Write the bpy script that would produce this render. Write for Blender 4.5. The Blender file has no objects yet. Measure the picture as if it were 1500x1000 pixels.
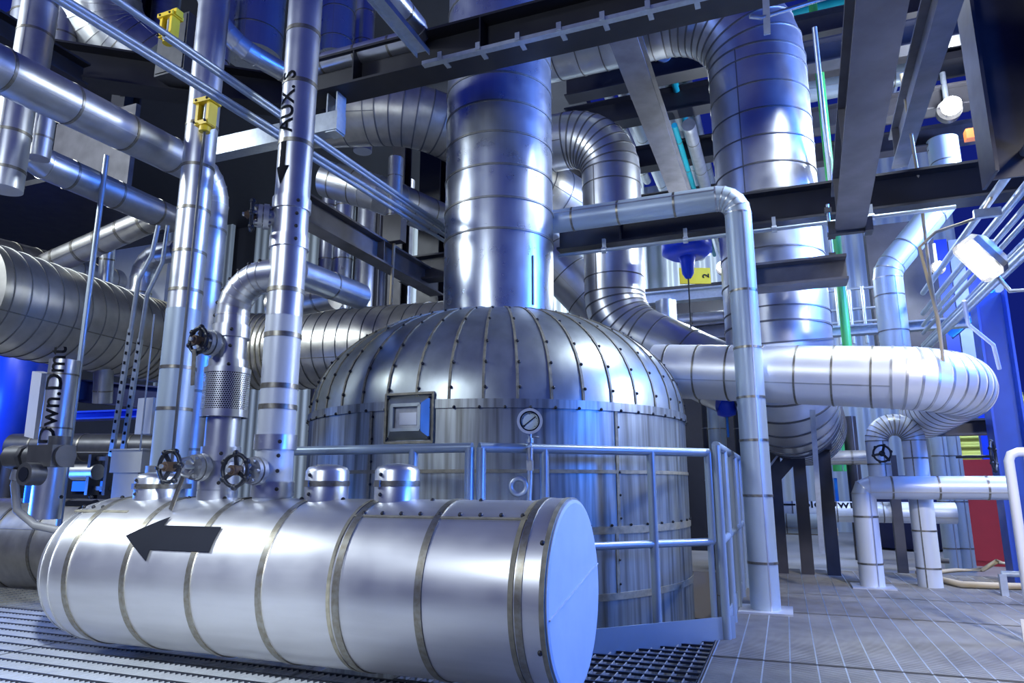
import bpy, bmesh, math, random
from mathutils import Vector, Matrix
random.seed(7)
PI = math.pi
C = bpy.context.scene.collection
V = Vector
# ---------------------------------------------------------------- camera model
F = 1010.0; H = 0.88
PIT = math.radians(11.7); YAW = math.radians(21.2)
cp, sp, cy, sy = math.cos(PIT), math.sin(PIT), math.cos(YAW), math.sin(YAW)
RT = V((cy, sy, 0)); FW = V((-sy*cp, cy*cp, sp)); UP = V((sy*sp, -cy*sp, cp)); EYE = V((0, 0, H))
def P(u, v, d):
    return EYE + RT*((u-750)/F*d) + UP*((500-v)/F*d) + FW*d
def proj(w):
    r = V(w)-EYE; d = r.dot(FW)
    return 750+F*r.dot(RT)/d, 500-F*r.dot(UP)/d, d
def go(p, d, u=None, v=None):
    """walk from p along d until it lines up with column u or row v"""
    r = V(p)-EYE; d = V(d)
    if u is not None: k = (u-750)/F; ax = RT
    else: k = (500-v)/F; ax = UP
    t = (k*r.dot(FW)-r.dot(ax))/(d.dot(ax)-k*d.dot(FW))
    return V(p)+d*t
def onplane(u, v, axis, val):
    d = P(u, v, 1)-EYE; t = (val-EYE[axis])/d[axis]
    return EYE+d*t
def fl(u, v, z=0.0): return onplane(u, v, 2, z)
X, Y, Z = V((1,0,0)), V((0,1,0)), V((0,0,1))

# ---------------------------------------------------------------- materials
def _mat(name):
    m = bpy.data.materials.new(name); m.use_nodes = True
    return m, m.node_tree, m.node_tree.nodes['Principled BSDF']
def metal(name, col, rough=.35, met=.9, streak=.25, scale=(5,5,.7), bump=.06, stain=None, vary=.10, bscale=2.2):
    m, t, b = _mat(name); N = t.nodes; L = t.links
    tc = N.new('ShaderNodeTexCoord'); mp = N.new('ShaderNodeMapping'); mp.inputs['Scale'].default_value = scale
    L.new(tc.outputs['Object'], mp.inputs['Vector'])
    n1 = N.new('ShaderNodeTexNoise'); n1.inputs['Scale'].default_value = 3; n1.inputs['Detail'].default_value = 6
    L.new(mp.outputs['Vector'], n1.inputs['Vector'])
    r = N.new('ShaderNodeValToRGB'); e = r.color_ramp.elements
    dk = stain or tuple(c*(1-streak*2) for c in col)
    e[0].position = .30; e[0].color = (*dk, 1); e[1].position = .62; e[1].color = (*col, 1)
    L.new(n1.outputs['Fac'], r.inputs['Fac'])
    mx = N.new('ShaderNodeMix'); mx.data_type = 'RGBA'; mx.inputs['Factor'].default_value = min(1, streak*2.2)
    mx.inputs['A'].default_value = (*col, 1); L.new(r.outputs['Color'], mx.inputs['B'])
    L.new(mx.outputs['Result'], b.inputs['Base Color'])
    n2 = N.new('ShaderNodeTexNoise'); n2.inputs['Scale'].default_value = 7; n2.inputs['Detail'].default_value = 4
    L.new(tc.outputs['Object'], n2.inputs['Vector'])
    mr = N.new('ShaderNodeMapRange'); mr.inputs['To Min'].default_value = max(.04, rough-vary); mr.inputs['To Max'].default_value = rough+vary
    L.new(n2.outputs['Fac'], mr.inputs['Value']); L.new(mr.outputs['Result'], b.inputs['Roughness'])
    b.inputs['Metallic'].default_value = met
    if bump:
        n3 = N.new('ShaderNodeTexNoise'); n3.inputs['Scale'].default_value = bscale; n3.inputs['Detail'].default_value = 2
        L.new(tc.outputs['Object'], n3.inputs['Vector'])
        bp = N.new('ShaderNodeBump'); bp.inputs['Strength'].default_value = bump*4; bp.inputs['Distance'].default_value = .02
        L.new(n3.outputs['Fac'], bp.inputs['Height']); L.new(bp.outputs['Normal'], b.inputs['Normal'])
    return m
def plain(name, col, rough=.5, met=0.0, emit=None, es=1.0, noise=.15, ns=6):
    m, t, b = _mat(name); N = t.nodes; L = t.links
    tc = N.new('ShaderNodeTexCoord'); n1 = N.new('ShaderNodeTexNoise'); n1.inputs['Scale'].default_value = ns; n1.inputs['Detail'].default_value = 5
    L.new(tc.outputs['Object'], n1.inputs['Vector'])
    mx = N.new('ShaderNodeMix'); mx.data_type = 'RGBA'; L.new(n1.outputs['Fac'], mx.inputs['Factor'])
    mx.inputs['A'].default_value = (*[c*(1-noise) for c in col], 1); mx.inputs['B'].default_value = (*[min(1, c*(1+noise)) for c in col], 1)
    L.new(mx.outputs['Result'], b.inputs['Base Color'])
    b.inputs['Roughness'].default_value = rough; b.inputs['Metallic'].default_value = met
    if emit:
        b.inputs['Emission Color'].default_value = (*emit, 1); b.inputs['Emission Strength'].default_value = es
    return m
def corrugated(name, col, pitch=.2, axis=0, rough=.5, met=.2):
    m, t, b = _mat(name); N = t.nodes; L = t.links
    tc = N.new('ShaderNodeTexCoord'); w = N.new('ShaderNodeTexWave'); w.bands_direction = 'XYZ'[axis]
    w.inputs['Scale'].default_value = .314/pitch
    L.new(tc.outputs['Object'], w.inputs['Vector'])
    bp = N.new('ShaderNodeBump'); bp.inputs['Strength'].default_value = 1; bp.inputs['Distance'].default_value = .04
    L.new(w.outputs['Fac'], bp.inputs['Height']); L.new(bp.outputs['Normal'], b.inputs['Normal'])
    b.inputs['Base Color'].default_value = (*col, 1); b.inputs['Roughness'].default_value = rough; b.inputs['Metallic'].default_value = met
    return m
M = {}
M['alu'] = metal('aluminium jacket', (.68, .70, .74), .33, .92, .12, (4,4,4))
M['alud'] = metal('weathered aluminium jacket', (.55, .56, .58), .38, .9, .2, (3,3,3))
M['aluv'] = metal('tall duct jacket', (.66, .70, .76), .30, .92, .14, (9,9,.5))
M['warm'] = metal('tarnished aluminium jacket', (.56, .54, .49), .40, .88, .22, (3,3,3))
M['drum'] = metal('drum jacket', (.62, .62, .64), .38, .88, .14, (.7,6,6), bump=.03)
M['tank'] = metal('stained tank jacket', (.42, .45, .45), .40, .82, .45, (8,8,.4), stain=(.17,.17,.15), bump=.05)
M['dome'] = metal('dome jacket', (.46, .50, .50), .36, .86, .2, (4,4,2), bump=.07)
M['white'] = metal('pale painted jacket', (.40, .48, .56), .42, .30, .10, (3,3,1), bump=.02)
M['whiter'] = metal('white painted jacket', (.58, .62, .68), .42, .25, .06, (3,3,1), bump=.02)
M['strap'] = metal('steel strap', (.32, .31, .27), .38, .9, .3, (14,14,14), stain=(.2,.16,.1), bump=0)
M['strapd'] = metal('dull strap', (.26, .26, .25), .45, .8, .2, (14,14,14), bump=0)
M['bright'] = metal('bright header jacket', (.82, .83, .86), .40, .6, .08, (3,3,3))
M['seam'] = metal('lap seam sealant', (.27, .25, .19), .6, .3, .3, (8,8,8), bump=0)
M['seamb'] = metal('bright seam', (.6, .6, .6), .35, .9, .1, (8,8,8), bump=0)
M['seamd'] = metal('dark seam', (.16, .16, .17), .5, .7, .1, (8,8,8), bump=0)
M['screw'] = plain('screw heads', (.02, .02, .025), .5, .3)
M['steel'] = metal('painted structural steel', (.050, .048, .058), .48, .1, .25, (2,2,2), bump=.02)
M['steelg'] = metal('grey structural steel', (.15, .145, .16), .5, .15, .3, (1.5,1.5,1.5), bump=.02)
M['blacksteel'] = metal('black structural steel', (.018, .018, .024), .45, .1, .2, (2,2,2), bump=.02)
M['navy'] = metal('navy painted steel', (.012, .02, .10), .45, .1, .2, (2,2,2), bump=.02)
M['bluelit_steel'] = metal('dark steel coloured blue-lit', (.02, .07, .38), .42, .1, .15, (2,2,2), bump=.02)  # blue lamplight on the dark column is put into this base colour
M['galv'] = metal('galvanised steel', (.52, .57, .62), .36, .75, .18, (9,9,9), bump=0)
M['rail'] = metal('grey painted handrail', (.30, .37, .45), .33, .4, .06, (5,5,5), bump=0)
M['railw'] = metal('pale painted handrail', (.66, .66, .70), .4, .2, .06, (5,5,5), bump=0)
M['conduit'] = metal('conduit', (.34, .39, .44), .42, .5, .1, (6,6,6), bump=0)
M['grate'] = metal('galvanised grating', (.60, .62, .66), .42, .55, .16, (3,3,3), bump=0)
M['grated'] = metal('worn grating bars', (.33, .32, .30), .5, .4, .25, (2,2,2), bump=0)
M['iron'] = plain('black cast iron', (.015, .018, .028), .4, .3)
M['rust'] = plain('rusty hub', (.10, .065, .045), .7, .3)
M['cast'] = metal('cast valve metal', (.42, .43, .45), .42, .75, .2, (9,9,9), bump=.02)
M['darkcast'] = metal('dark grey cast metal', (.09, .09, .095), .42, .4, .2, (6,6,6), bump=.02)
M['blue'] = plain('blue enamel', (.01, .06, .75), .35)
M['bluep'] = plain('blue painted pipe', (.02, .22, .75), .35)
M['yellow'] = plain('yellow enamel', (.80, .56, .015), .42)
M['red'] = plain('red painted panel', (.30, .010, .028), .55)
M['green'] = plain('green painted pipe', (.06, .42, .12), .4)
M['teal'] = plain('teal pipe', (.01, .33, .42), .4)
M['orange'] = plain('orange box', (.75, .16, .03), .5)
M['black'] = plain('black lettering', (.006, .007, .012), .75)
M['black'].node_tree.nodes['Principled BSDF'].inputs['Specular IOR Level'].default_value = .12
M['cap'] = metal('painted end cap', (.36, .40, .47), .5, .0, .12, (3,3,3), bump=.01)
M['dial'] = plain('gauge dial', (.62, .72, .74), .3, noise=.03)
M['hose'] = plain('tan hose', (.42, .34, .22), .6)
M['cable'] = plain('grey cable', (.17, .17, .18), .5)
M['conc'] = plain('wet concrete', (.30, .29, .28), .38, noise=.45, ns=1.4)
M['lamp'] = plain('lit lamp glass', (1, 1, 1), .3, emit=(.93, .96, 1), es=60)
M['bluescreen'] = plain('lit blue display', (0, .05, .3), .3, emit=(.02, .13, 1), es=1.3)
M['wallw'] = corrugated('pale wall siding', (.62, .70, .72), .25, 0)
M['wallb'] = corrugated('blue wall siding', (.05, .16, .62), .5, 1)
M['wally'] = corrugated('yellow wall siding', (.80, .80, .12), .14, 2)
M['wallk'] = plain('dark plant wall', (.035, .037, .05), .6)
M['cab'] = plain('grey cabinet', (.40, .41, .42), .45)
M['duct'] = metal('ribbed duct sheet', (.45, .47, .49), .4, .8, .2, (3,3,8), bump=.05)
# glass
gm, gt, gb = _mat('gauge glass'); gb.inputs['Transmission Weight'].default_value = 1; gb.inputs['Roughness'].default_value = .02; gb.inputs['IOR'].default_value = 1.2; M['glass'] = gm
# perforated sheet: hexagonal dots from two offset lattices
def perforated():
    m, t, b = _mat('perforated sheet'); N = t.nodes; L = t.links
    b.inputs['Base Color'].default_value = (.72, .74, .78, 1); b.inputs['Metallic'].default_value = .85; b.inputs['Roughness'].default_value = .35
    return m
M['perf'] = perforated()

# ---------------------------------------------------------------- mesh building
class MB:
    def __init__(s): s.v = []; s.f = []; s.sm = []; s.mi = []
    def add(s, vs, fs, smooth=False, mi=0):
        o = len(s.v); s.v += [tuple(v) for v in vs]
        for f in fs: s.f.append([i+o for i in f]); s.sm.append(smooth); s.mi.append(mi)
        return s
    def box(s, c, dx, dy, dz, R=None, mi=0):
        """box centred at c with full sizes; R = (ex, ey, ez) axes"""
        c = V(c); ex, ey, ez = R or (X, Y, Z)
        vs = [c+ex*(a*dx/2)+ey*(b*dy/2)+ez*(d*dz/2) for d in (-1,1) for b in (-1,1) for a in (-1,1)]
        return s.add(vs, [(0,2,3,1),(4,5,7,6),(0,1,5,4),(2,6,7,3),(0,4,6,2),(1,3,7,5)], False, mi)
    def span(s, p, q, w, h, up=Z, mi=0):
        """bar from p to q, w wide sideways and h tall along up"""
        p, q = V(p), V(q); ey = (q-p).normalized(); u = V(up); ex = ey.cross(u)
        if ex.length < 1e-4: ex = ey.cross(X)
        ex.normalize(); ez = ex.cross(ey)
        return s.box((p+q)/2, w, (q-p).length, h, (ex, ey, ez), mi)
    def frame(s, d, ref=None):
        d = V(d).normalized(); r = V(ref) if ref is not None else (Z if abs(d.z) < .9 else X)
        a = d.cross(r).normalized(); return a, d.cross(a).normalized()
    def rings(s, rings, closed_ends=(True, True), smooth=True, mi=0, n=None):
        """loft through rings of equal length"""
        n = len(rings[0]); vs = [p for r in rings for p in r]; fs = []
        for k in range(len(rings)-1):
            for i in range(n):
                j = (i+1) % n; fs.append((k*n+i, k*n+j, (k+1)*n+j, (k+1)*n+i))
        s.add(vs, fs, smooth, mi)
        if closed_ends[0]: s.add(rings[0], [tuple(range(n))[::-1]], False, mi)
        if closed_ends[1]: s.add(rings[-1], [tuple(range(n))], False, mi)
        return s
    def circ(s, c, d, r, n, ref=None):
        a, b = s.frame(d, ref); c = V(c)
        return [c+a*(r*math.cos(2*PI*i/n))+b*(r*math.sin(2*PI*i/n)) for i in range(n)]
    def cyl(s, p, q, r, n=24, r2=None, caps=(True, True), mi=0):
        p, q = V(p), V(q); d = q-p
        return s.rings([s.circ(p, d, r, n), s.circ(q, d, r if r2 is None else r2, n)], caps, True, mi)
    def lathe(s, c, d, prof, n=32, caps=(False, False), mi=0, sharp=False):
        """prof: list of (height along d, radius)"""
        d = V(d).normalized(); rs = [s.circ(V(c)+d*h, d, r, n) for h, r in prof]
        if sharp:
            for a, b in zip(rs, rs[1:]): s.rings([a, b], (False, False), True, mi)
            if caps[0]: s.add(rs[0], [tuple(range(n))[::-1]], False, mi)
            if caps[1]: s.add(rs[-1], [tuple(range(n))], False, mi)
            return s
        return s.rings(rs, caps, True, mi)
    def torus(s, c, d, R, r, n=32, k=10, mi=0, arc=None):
        a, b = s.frame(d); c = V(c); d = V(d).normalized(); rs = []
        m = n if arc is None else n+1
        for i in range(m):
            t = 2*PI*i/n if arc is None else arc[0]+(arc[1]-arc[0])*i/n
            o = a*math.cos(t)+b*math.sin(t)
            rs.append([c+o*(R+r*math.cos(2*PI*j/k))+d*(r*math.sin(2*PI*j/k)) for j in range(k)])
        if arc is None: rs.append(rs[0]); return s.rings(rs, (False, False), True, mi)
        return s.rings(rs, (True, True), True, mi)
    def hoop(s, c, d, r0, r1, w, n=40, mi=0):
        d = V(d).normalized(); c = V(c)
        pr = [(-w/2, r0), (-w/2, r1), (w/2, r1), (w/2, r0)]
        return s.lathe(c, d, pr, n, sharp=True, mi=mi)
    def tube(s, pts, r, n=10, mi=0, caps=True):
        pts = [V(p) for p in pts]; rs = []; prev = None
        for i, p in enumerate(pts):
            t = (pts[min(i+1, len(pts)-1)]-pts[max(i-1, 0)]).normalized()
            if prev is None: a, b = s.frame(t)
            else:
                a = prev-t*prev.dot(t); a.normalize(); b = t.cross(a)
            prev = a
            rs.append([p+a*(r*math.cos(2*PI*j/n))+b*(r*math.sin(2*PI*j/n)) for j in range(n)])
        return s.rings(rs, (caps, caps), True, mi)
    def ball(s, c, r, n=10, mi=0, sx=(1,1,1)):
        c = V(c); rs = []
        for i in range(n+1):
            t = PI*i/n; rr = max(math.sin(t), .001)
            rs.append([c+V((sx[0]*r*rr*math.cos(2*PI*j/n), sx[1]*r*rr*math.sin(2*PI*j/n), -sx[2]*r*math.cos(t))) for j in range(n)])
        return s.rings(rs, (False, False), True, mi)
    def prism(s, poly, ext, mi=0):
        poly = [V(p) for p in poly]; e = V(ext); n = len(poly)
        s.add(poly, [tuple(range(n))], False, mi); s.add([p+e for p in poly], [tuple(range(n))[::-1]], False, mi)
        s.add(poly+[p+e for p in poly], [(i, i+n, (i+1) % n+n, (i+1) % n) for i in range(n)], False, mi); return s
    def mesh(s, name, mats, origin):
        me = bpy.data.meshes.new(name); o = V(origin)
        me.from_pydata([tuple(V(v)-o) for v in s.v], [], s.f)
        me.polygons.foreach_set('use_smooth', s.sm); me.polygons.foreach_set('material_index', s.mi)
        for m in (mats if isinstance(mats, (list, tuple)) else [mats]): me.materials.append(m if not isinstance(m, str) else M[m])
        bm = bmesh.new(); bm.from_mesh(me); bmesh.ops.recalc_face_normals(bm, faces=bm.faces); bm.to_mesh(me); bm.free()
        me.update(); return me
    def build(s, name, mats, parent=None, origin=None, label=None, kind=None):
        if parent is not None:
            root = V((0,0,0)); p = parent
            while p is not None: root = root+p.location; p = p.parent
            org = root
        else:
            org = V(origin) if origin is not None else V((0,0,0))
        o = bpy.data.objects.new(name, s.mesh(name, mats, org)); C.objects.link(o)
        if parent is not None: o.parent = parent
        else: o.location = org
        if label: o['label'] = label
        if kind: o['kind'] = kind
        return o
def tag(o, label, cat, group=None):
    o['label'] = label; o['category'] = cat
    if group: o['group'] = group
    return o
def thing(name, label, cat, loc, group=None):
    o = bpy.data.objects.new(name, None); o.empty_display_size = .1; C.objects.link(o); o.location = V(loc)
    return tag(o, label, cat, group)
def single(name, mb, mats, label, cat, group=None):
    zs = [v for v in mb.v]; zl = min(v[2] for v in zs)
    org = V((sum(v[0] for v in zs)/len(zs), sum(v[1] for v in zs)/len(zs), zl))
    return tag(mb.build(name, mats, origin=org), label, cat, group)
def struct(name, mb, mats):
    o = mb.build(name, mats); o['kind'] = 'structure'; return o

# ---------------------------------------------------------------- pipes
def fillet(pts, R, gores):
    """split a polyline into ('s', p, q) straights and ('e', [points]) elbows"""
    pts = [V(p) for p in pts]; out = []; cur = pts[0]
    for i in range(1, len(pts)-1):
        a = (pts[i-1]-pts[i]).normalized(); b = (pts[i+1]-pts[i]).normalized()
        th = PI-math.acos(max(-1, min(1, a.dot(b))))
        Ri = R[i-1] if isinstance(R, (list, tuple)) else R
        t = Ri*math.tan(th/2); t = min(t, (pts[i]-cur).length*.999, (pts[i+1]-pts[i]).length*.95); Ri = t/math.tan(th/2)
        s = pts[i]+a*t; e = pts[i]+b*t
        out.append(('s', cur, s))
        c = pts[i]+(a+b).normalized()*(Ri/math.cos(th/2))
        ax = (s-c).cross(e-c).normalized(); k = max(2, round(gores*th/(PI/2)))
        arc = [c+Matrix.Rotation(th*j/k, 3, ax) @ (s-c) for j in range(k+1)]
        out.append(('e', arc, -a, b)); cur = e
    out.append(('s', cur, pts[-1])); return out
def pipe(name, label, pts, r, mat='alu', bands=.6, bend=None, gores=7, bw=.025, bmat='strap', seam='seamb', n=40, cat='pipe', group=None, collar=None, clasp=False, lap=True, bandlist=None, seamr=1.014):
    base = min([V(p) for p in pts], key=lambda p: p.z)
    T = thing(name, label, cat, base, group)
    segs = fillet(pts, bend or r*2.4, gores)
    single_straight = len(segs) == 1
    for sg in segs:
        if sg[0] == 's':
            p, q = sg[1], sg[2]; L = (q-p).length
            if L < 1e-3: continue
            d = (q-p)/L
            m = MB().cyl(p, q, r, n)
            if lap and r > .05:     # longitudinal lap seam, facing away from straight up
                a, b = m.frame(d); o = (a*.92+b*.39)*(r*1.0)
                if o.dot(EYE-(p+q)/2) < 0: o = -o
                m.span(p+o, q+o, .010, .006, o, 1)
            m.build('jacket', [mat, seam], T)
            if bandlist is not None: ds = [x for x in bandlist if x < L]
            elif bands:
                k = max(1, round(L/bands)); ds = [L*(j+.5)/k for j in range(k)]
            else: ds = []
            for x in ds:
                bm_ = MB().hoop(p+d*x, d, r*.995, r*1.012+.002, bw, n)
                if clasp:
                    a, b = bm_.frame(d); o = EYE-(p+d*x); o -= d*o.dot(d); o.normalize(); o = Matrix.Rotation(.9, 3, d) @ o
                    bm_.box(p+d*x+o*(r*1.015), bw*1.3, bw*1.5, .012, (o.cross(d), d, o))
                bm_.build('band', bmat, T)
        else:
            arc, t0, t1 = sg[1], sg[2], sg[3]; m = MB()
            nn = []
            for i in range(len(arc)):
                if i == 0: nn.append(t0)
                elif i == len(arc)-1: nn.append(t1)
                else: nn.append((arc[i+1]-arc[i-1]).normalized())
            a = None; fr = []
            for i in range(len(arc)):
                if a is None: a, b = m.frame(nn[0])
                else:
                    a = (a-nn[i]*a.dot(nn[i])).normalized(); b = nn[i].cross(a)
                fr.append((a, nn[i].cross(a)))
            rg = [[c+f[0]*(r*math.cos(2*PI*j/n))+f[1]*(r*math.sin(2*PI*j/n)) for j in range(n)] for c, f in zip(arc, fr)]
            for k in range(len(rg)-1): m.rings([rg[k], rg[k+1]], (False, False), True, 0)
            for k in range(len(rg)):
                m.hoop(arc[k], nn[k], r*.99, r*seamr+.001, min(.016, r*.06+.003), n, mi=1)
            m.build('elbow', [mat, seam], T)
    return T
def simple_pipe(name, label, pts, r, mat, n=12, bend=None, cat='pipe', group=None, clips=0, clipmat='galv'):
    """slim bare pipe, conduit or rod: one mesh"""
    pts = [V(p) for p in pts]
    if len(pts) > 2 and bend:
        path = [pts[0]]
        for sg in fillet(pts, bend, 6):
            if sg[0] == 'e': path += sg[1]
        path.append(pts[-1]); pts = path
    m = MB().tube(pts, r, n)
    return single(name, m, mat, label, cat, group)
def ibeam(name, label, p, q, h, w, up=Z, tw=.015, tf=.02, mat='steel', cat='beam', group=None, extra=None):
    p, q = V(p), V(q); d = (q-p).normalized(); u = V(up); sd = d.cross(u).normalized(); u = sd.cross(d)
    m = MB(); m.span(p, q, tw, h-2*tf, u)
    m.span(p+u*(h/2-tf/2), q+u*(h/2-tf/2), w, tf, u); m.span(p-u*(h/2-tf/2), q-u*(h/2-tf/2), w, tf, u)
    if extra:
        T = thing(name, label, cat, (p+q)/2-V((0,0,h/2)), group); m.build('beam', mat, T)
        for f in extra:     # stiffener plates and bolts along the web
            c = p+d*f
            for s_ in (-1, 1):
                MB().box(c+sd*(s_*w*.26), w*.46, .012, h-2*tf, (sd, d, u)).build('stiffener', mat, T)
        return T
    return single(name, m, mat, label, cat, group)
def handwheel(mb, c, d, R, r=.009, spokes=3, knobs=6, rot=.5):
    mb.torus(c, d, R, r, 36, 8); a, b = mb.frame(d); c = V(c); dd = V(d).normalized()
    for k in range(spokes):
        t = rot+2*PI*k/spokes; o = a*math.cos(t)+b*math.sin(t)
        mb.span(c-dd*.012, c+o*R, .020, .010, dd)
    for k in range(knobs):
        t = rot+2*PI*k/knobs; o = a*math.cos(t)+b*math.sin(t); mb.ball(c+o*(R+r*.4), r*1.55, 8)
def valve(label, c, d, r, L, R, mat='cast', wheelmat='iron', rot=.5, tagp=None, name='gate_valve', flange=.07, hubmat='rust', tagdrop=None):
    """bonnet sticking out of a jacketed line at c along d, to a hand wheel at distance L"""
    c = V(c); d = V(d).normalized(); T = thing(name, label, 'valve', c)
    MB().cyl(c, c+d*(r+.03), flange*.62, 20).build('neck', mat, T)
    f0 = c+d*(r+.02); fm = MB().cyl(f0, f0+d*.028, flange, 28).cyl(f0+d*.032, f0+d*.056, flange*.92, 28)
    a, b = fm.frame(d)
    fl_ = fm.build('bonnet_flange', mat, T)
    for k in range(6):
        o = a*math.cos(k*PI/3)+b*math.sin(k*PI/3)
        MB().cyl(f0+o*flange*.74-d*.012, f0+o*flange*.74+d*.075, .010, 6).build('bolt', mat, fl_)
    y0 = f0+d*.056; y1 = c+d*(L-.05); ym = MB()
    for s_ in (-1, 1):
        ym.tube([y0+b*(s_*flange*.3), y0+b*(s_*flange*.62)+d*.03, y1+b*(s_*flange*.5)-d*.02, y1+b*(s_*.012)], .011, 8)
    ym.cyl(y1-d*.02, y1+d*.02, .026, 16)
    ym.build('yoke', mat, T)
    MB().cyl(y0-d*.02, c+d*(L+.05), .011, 12).build('stem', 'galv', T)
    wm = MB(); handwheel(wm, c+d*L, d, R, .0105, 3, 6, rot); w = wm.build('handwheel', wheelmat, T)
    MB().cyl(c+d*(L-.022), c+d*(L+.028), .024, 14).cyl(c+d*(L+.028), c+d*(L+.04), .016, 6).build('hub', hubmat, w)
    if tagdrop:
        t0 = c+d*(r+.13)-Z*.05; e = V(tagdrop)
        MB().span(t0, t0+e, .026, .005, d).build('tag_plate', 'strap', T)
    return T

_ball = {}
class Dots(list):
    """screw heads: each one a part of its own, past a hundred the farthest share one object"""
    def ball(s, c, r, n=8): s.append((V(c), r)); return s
    def cyl(s, p, q, r, n=8): s.append(((V(p)+V(q))/2, r)); return s
    def build(s, name, mat, parent, kind=None):
        root = V((0,0,0)); p = parent
        while p is not None: root = root+p.location; p = p.parent
        ctr = V((0,0,0))
        for c, r in s: ctr = ctr+c/len(s)
        s.sort(key=lambda e: (e[0]-EYE).length)
        for c, r in s[:100]:
            key = (round(r, 4), mat)
            if key not in _ball: _ball[key] = MB().ball((0,0,0), r, 8).mesh(name, mat, (0,0,0))
            o = bpy.data.objects.new(name, _ball[key]); C.objects.link(o); o.parent = parent; o.location = c-root
        if len(s) > 100:
            m = MB()
            for c, r in s[100:]: m.ball(c, r, 6)
            m.build('far_'+name, mat, parent, kind='stuff')
# ---------------------------------------------------------------- lettering
def text_mesh(txt, size):
    cu = bpy.data.curves.new('t', 'FONT'); cu.body = txt; cu.size = size; cu.resolution_u = 3; cu.offset = size*.012
    o = bpy.data.objects.new('t', cu); C.objects.link(o); bpy.context.view_layer.update()
    me = bpy.data.meshes.new_from_object(o.evaluated_get(bpy.context.evaluated_depsgraph_get()))
    bpy.data.objects.remove(o); bm = bmesh.new(); bm.from_mesh(me); bpy.data.meshes.remove(me)
    return bm
def refine(bm, step):
    bmesh.ops.triangulate(bm, faces=bm.faces)
    for _ in range(5):
        es = [e for e in bm.edges if e.calc_length() > step]
        if not es: break
        bmesh.ops.subdivide_edges(bm, edges=es, cuts=1); bmesh.ops.triangulate(bm, faces=[f for f in bm.faces if len(f.verts) > 3])
def wrap_on_pipe(bm, base, axis, face, r, along, rot):
    """wrap flat outline bm (x right, y up) on a cylinder: axis direction, face = direction the marks' middle looks; rot turns the outline before wrapping"""
    axis = V(axis).normalized(); face = V(face); face = (face-axis*face.dot(axis)).normalized(); side = axis.cross(face)
    bm.verts.ensure_lookup_table()
    xs = [v.co.x for v in bm.verts]; ys = [v.co.y for v in bm.verts]; cx = (min(xs)+max(xs))/2; cyy = (min(ys)+max(ys))/2
    out = MB(); vs = []
    for v in bm.verts:
        x, y = v.co.x-cx, v.co.y-cyy; x, y = x*math.cos(rot)-y*math.sin(rot), x*math.sin(rot)+y*math.cos(rot)
        t = x/r; vs.append(V(base)+axis*(along+y)+face*((r+.0035)*math.cos(t))+side*((r+.0035)*math.sin(t)))
    bm.verts.index_update(); fs = [[v.index for v in f.verts] for f in bm.faces]
    out.add(vs, fs, False); bm.free(); return out
def arrow_bm(L, w, hw, hl):
    bm = bmesh.new(); pts = [(0,0),(hl,hw/2),(hl,w/2),(L,w/2),(L,-w/2),(hl,-w/2),(hl,-hw/2)]
    # split into head and shaft so that the outline stays convex per face
    h = [bm.verts.new((x, y, 0)) for x, y in [(0,0),(hl,hw/2),(hl,w/2),(hl,-w/2),(hl,-hw/2)]]
    s_ = [bm.verts.new((L, w/2, 0)), bm.verts.new((L, -w/2, 0))]
    bm.faces.new([h[0], h[3], h[2]]); bm.faces.new([h[0], h[2], h[1]]); bm.faces.new([h[0], h[4], h[3]])
    bm.faces.new([h[3], s_[1], s_[0], h[2]]); return bm

# ================================================================ SETTING
gx = -0.42                                    # where the two decks meet
struct('floor', MB().box((-1, 12, -.66), 44, 46, .12), 'conc')
# far walls of the neighbouring buildings
wb = MB()
for k in range(9):                            # pale siding bays between dark bays
    wb.box((-17+k*1.75, 15.2, 4.5), .85, .12, 10.5)
struct('wall_back', wb, 'wallw')
struct('sky_blocker', MB().box((-9.7, 11, 8.6), 13, 9, .2), 'wallk')  # added dark sheet, hides the sky in the upper left gaps
struct('wall_left', MB().box((-17.5, 8, 4), .3, 24, 9.5), 'wallk')
struct('wall_rear', MB().box((-11, 15.6, 4.5), 13, .2, 10.6), 'wallk')
struct('floor', MB().box((6.5, 13.2, -.33), 19, 9.7, .5), 'conc')

# ---------------------------------------------------------------- deck gratings
def grating(name, label, x0, x1, y0, y1, along, pitch, cross, h=.03, mat='grate', t=.006, rod=.007):
    m = MB(); z = -h/2
    T = thing(name, label, 'floor grating', ((x0+x1)/2, (y0+y1)/2, -h), 'steel deck gratings')
    if along == 'y':
        k = int((x1-x0)/pitch)
        for i in range(k+1): m.box((x0+(x1-x0)*i/k, (y0+y1)/2, z), t, y1-y0, h)
    else:
        k = int((y1-y0)/pitch)
        for i in range(k+1): m.box(((x0+x1)/2, y0+(y1-y0)*i/k, z), x1-x0, t, h)
    m.build('bearing_bars', mat, T)
    m = MB()
    if along == 'y':
        k = int((y1-y0)/cross)
        for i in range(k+1): m.box(((x0+x1)/2, y0+(y1-y0)*i/k, -.003), x1-x0, .014, .012)
    else:
        k = int((x1-x0)/cross)
        for i in range(k+1): m.box((x0+(x1-x0)*i/k, (y0+y1)/2, -.003), rod, y1-y0, .007)
    m.build('cross_rods', 'galv' if along == 'x' else 'iron', T)  # dark colour on the y-panel rods stands in for shadowed gaps
    m = MB()
    m.box(((x0+x1)/2, y0, z), x1-x0, .008, h).box(((x0+x1)/2, y1, z), x1-x0, .008, h)
    m.box((x0, (y0+y1)/2, z), .008, y1-y0, h).box((x1, (y0+y1)/2, z), .008, y1-y0, h)
    m.build('edge_bar', mat, T); return T
labs = ['bright grating panel under the left end of the big drum', 'bright grating panel beneath the middle of the big drum', 'bright grating panel in the foreground below the drum end cap']
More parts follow.
